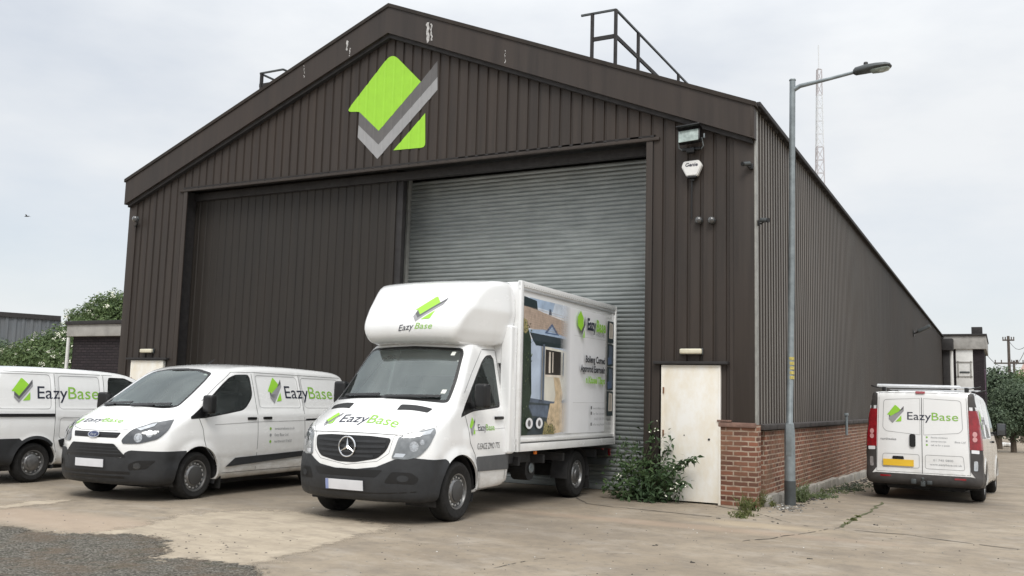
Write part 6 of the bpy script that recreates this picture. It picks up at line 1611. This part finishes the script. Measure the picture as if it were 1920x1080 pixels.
    if 'p_grad' not in M:
        k = Mt('print_fade_to_white'); x_ = k.n('ShaderNodeSeparateXYZ', {0: k.co()}).outputs[0]
        k.set(k.mix(k.ramp(k.noise(k.co(), 3, 3), .3, .7), (.75, .76, .78), (.77, .78, .80)), .4)
        k.l(k.n('ShaderNodeMixShader', {0: k.ramp(x_, PA+(PB-PA)*.36, PA+(PB-PA)*.475, 0, 1), 1: k.n('ShaderNodeBsdfTransparent').outputs[0], 2: k.b.outputs[0]}).outputs[0], k.o.inputs[0]); M['p_grad'] = k.m
    pr('print_fade', [(.35, 1), (.51, 1), (.51, .0), (.35, 0)], 'p_grad')
    # courses of brick, plants and shadows in the printed picture
    for i in range(9): t = .785+i*.0165; pr('print_roof_course', [(.02, t+.01), (.44, t-.022+i*.002), (.44, t-.020+i*.002), (.02, t+.012)], 'p_shade2')
    for i in range(70):
        a_, t_ = random.uniform(0, .075), random.uniform(.02, .82); s_ = random.uniform(.006, .014); pr('print_leaf', [(a_, t_), (a_+s_, t_+s_*.6), (a_+s_*.6, t_+s_*1.6)], random.choice(('p_ivy', 'p_dark', 'p_leaf')))
    for i in range(45):
        a_, t_ = random.gauss(.26, .03), abs(random.gauss(0, .05)); s_ = random.uniform(.006, .014); pr('print_leaf', [(a_, t_), (a_+s_, t_+s_*.6), (a_+s_*.6, t_+s_*1.6)], random.choice(('p_ivy', 'p_bloom', 'p_leaf')))
    pr('print_shadow', [(.17, .67), (.19, .67), (.19, .25), (.17, .25)], 'p_grey'); pr('print_shadow', [(.375, .63), (.385, .62), (.385, .44), (.375, .45)], 'p_grey')
    # circular marks
    for cx_ in (.055, .15):
        pr('round_mark', [(cx_+.033*cos(q), .085+.040*sin(q)) for q in [2*pi*i/20 for i in range(20)]], 'reflect')
        pr('mark_letter', [(cx_+.014*cos(q), .085+.024*sin(q)) for q in [2*pi*i/14 for i in range(14)]], 'lgrey')
    for i, (t0, t1) in enumerate(((.765, .955), (.565, .755), (.355, .555), (.135, .345))):
        pr('side_picture', [(.905, t0), (.985, t0), (.985, t1), (.905, t1)], 'p_dark')
        pr('side_picture_detail', [(.925, t0+.03), (.975, t0+.02), (.975, t1-.02), (.93, t1-.01)], 'p_grey' if i in (1, 2) else 'p_fade')
        if i in (0, 3): pr('side_picture_detail', [(.945, t0+.05), (.952, t0+.05), (.952, t1-.03), (.945, t1-.03)], 'p_window'); pr('side_picture_detail', [(.905, t0), (.985, t0), (.985, t0+.04), (.905, t0+.04)], 'p_dark')
        else: pr('side_picture_detail', [(.915, t0+.01), (.965, t0+.02), (.945, t0+.08), (.91, t0+.07)], 'p_blue')
    def ptext(s, a, t, size, mat, width=None, right=False, bold=.0, shear=0):
        lev[0] += 1; bm = text_bm(s, size, shear, bold); w0, x0 = bmwidth(bm); k_ = width/w0 if width else 1; x = PA+(PB-PA)*a; z = ZA+(ZB-ZA)*t
        if right: x += w0*k_
        for v in bm.verts: v.co = Vector((x-(v.co.x-x0)*k_, yS+.00022*lev[0]+.001, z+v.co.y))
        obj('print_lettering', bm, M[mat], prt, 0); return w0*k_
    # leaf mark and name
    pr('leaf_mark', [(.53, .93), (.565, .99), (.60, .93), (.60, .87), (.575, .82), (.535, .86)], 'lgreen'); pr('leaf_mark', [(.615, .95), (.622, .88), (.58, .79), (.572, .82), (.60, .87)], 'lgrey'); pr('leaf_mark', [(.59, .77), (.615, .77), (.612, .84)], 'lgreen')
    w1 = ptext('Eazy', .645, .845, .26, 'lnavy', width=.36, bold=.010); ptext('Base', .645+(w1+.02)/3.4, .845, .26, 'lgreen2', width=.40, bold=.010); ptext('WINDOWS', .745, .80, .07, 'stxt', width=.38)
    ptext('Bolieng Comed', .872, .575, .15, 'ptext', width=.82, right=True, bold=.006); ptext('Approrod Esernsein', .872, .495, .15, 'ptext', width=1.02, right=True, bold=.006); ptext('n Kitosei Tllays', .872, .405, .15, 'lgreen2', width=.80, right=True, bold=.006)
    for i, s_ in enumerate(('awesomebase.co.uk', 'Eazy Base Ltd north', '01633 220 775', 'info eazybase')): ptext(s_, .872, .19-i*.045, .055, 'stxt', width=.50-.06*(i == 2), right=True)
    for i in (0, 1, 3): pr('bullet_mark', [(.70, .19-i*.045), (.715, .19-i*.045), (.715, .215-i*.045), (.70, .215-i*.045)], 'lgrey')
    for t in (.775, .24): pr('print_rule', [(.49, t), (.90, t+.004), (.90, t+.007), (.49, t+.003)], 'p_line')
    # ---- chassis
    bm = B()
    for s in (1, -1): bar(bm, (-1.2, s*.42, .62), (-5.0, s*.42, .62), .08, .18)
    for x in (-1.6, -2.4, -3.1, -4.4, -4.9): box(bm, (x, 0, .66), (.06, 2.0, .12), .005)
    box(bm, (-3.70, 0, .42), (.2, 1.2, .2), .04); box(bm, (-2.3, -.3, .5), (.9, .5, .34), .05); box(bm, (-.9, 0, .42), (1.3, 1.2, .3), .03)
    obj('chassis_frame', bm, M['chassis'], e)
    bm = B(); box(bm, (-1.72, .90, .70), (.75, .05, .14), .01); obj('battery_step', bm, M['plastic'], e)
    bm = B(); tube(bm, [(-2.35, .55, .50), (-2.35, .80, .50)], .16, 16); obj('fuel_tank', bm, M['chassis'], e)
    bm = B(); lathe(bm, [(.06, 0), (.075, .02), (.06, .035), (0, .03)], (-2.35, .80, .52), (0, 1, 0), 16); obj('fuel_cap', bm, M['galv'], e)
    bm = B(); box(bm, (-2.05, HW-.05, .765), (.07, .03, .045), .008); obj('side_marker', bm, M['amber'], e)
    bm = B(); box(bm, (-4.75, HW-.1, .72), (.05, .03, .03), .006); obj('side_marker', bm, M['red'], e)
    for s in (1, -1):
        bm = B(); rows = []
        for y in (s*.70, s*.98): rows.append([bm.verts.new((-WB+.43*cos(t), y, .38+.40*sin(t))) for t in [pi*(-.05+1.1*i/18) for i in range(19)]])
        for i in range(18): bm.faces.new((rows[0][i], rows[0][i+1], rows[1][i+1], rows[1][i]))
        obj('rear_mudguard', bm, M['chassis'], e)
        bm = B(); box(bm, (-WB-.46, s*.84, .30), (.02, .28, .36), .005); obj('mud_flap', bm, M['rubber'], e)
    for s in (1, -1):
        wheel(e, 0, s*.86, .365, .235, .215, 'cap' if False else 'dark'); wheel(e, -WB, s*.85, .365, .235, .215, 'open')
    bm = B(); box(bm, (-5.0, 0, .5), (.08, 2.0, .12), .01); obj('rear_bumper', bm, M['galvdark'], e)
    for s in (1, -1): 
        bm = B(); box(bm, (-5.06, s*.85, .66), (.05, .3, .12), .01); obj('tail_light', bm, M['red'], e)
    return e
M['ptext'] = simple('print_text_dark', (.02, .022, .028), .5); M['band'] = simple('grey_side_band', (.085, .088, .092), .5, var=.1); M['platblue'] = simple('plate_blue_band', (.25, .30, .52), .45)
custom_van(); left_van(); right_van(); box_truck()
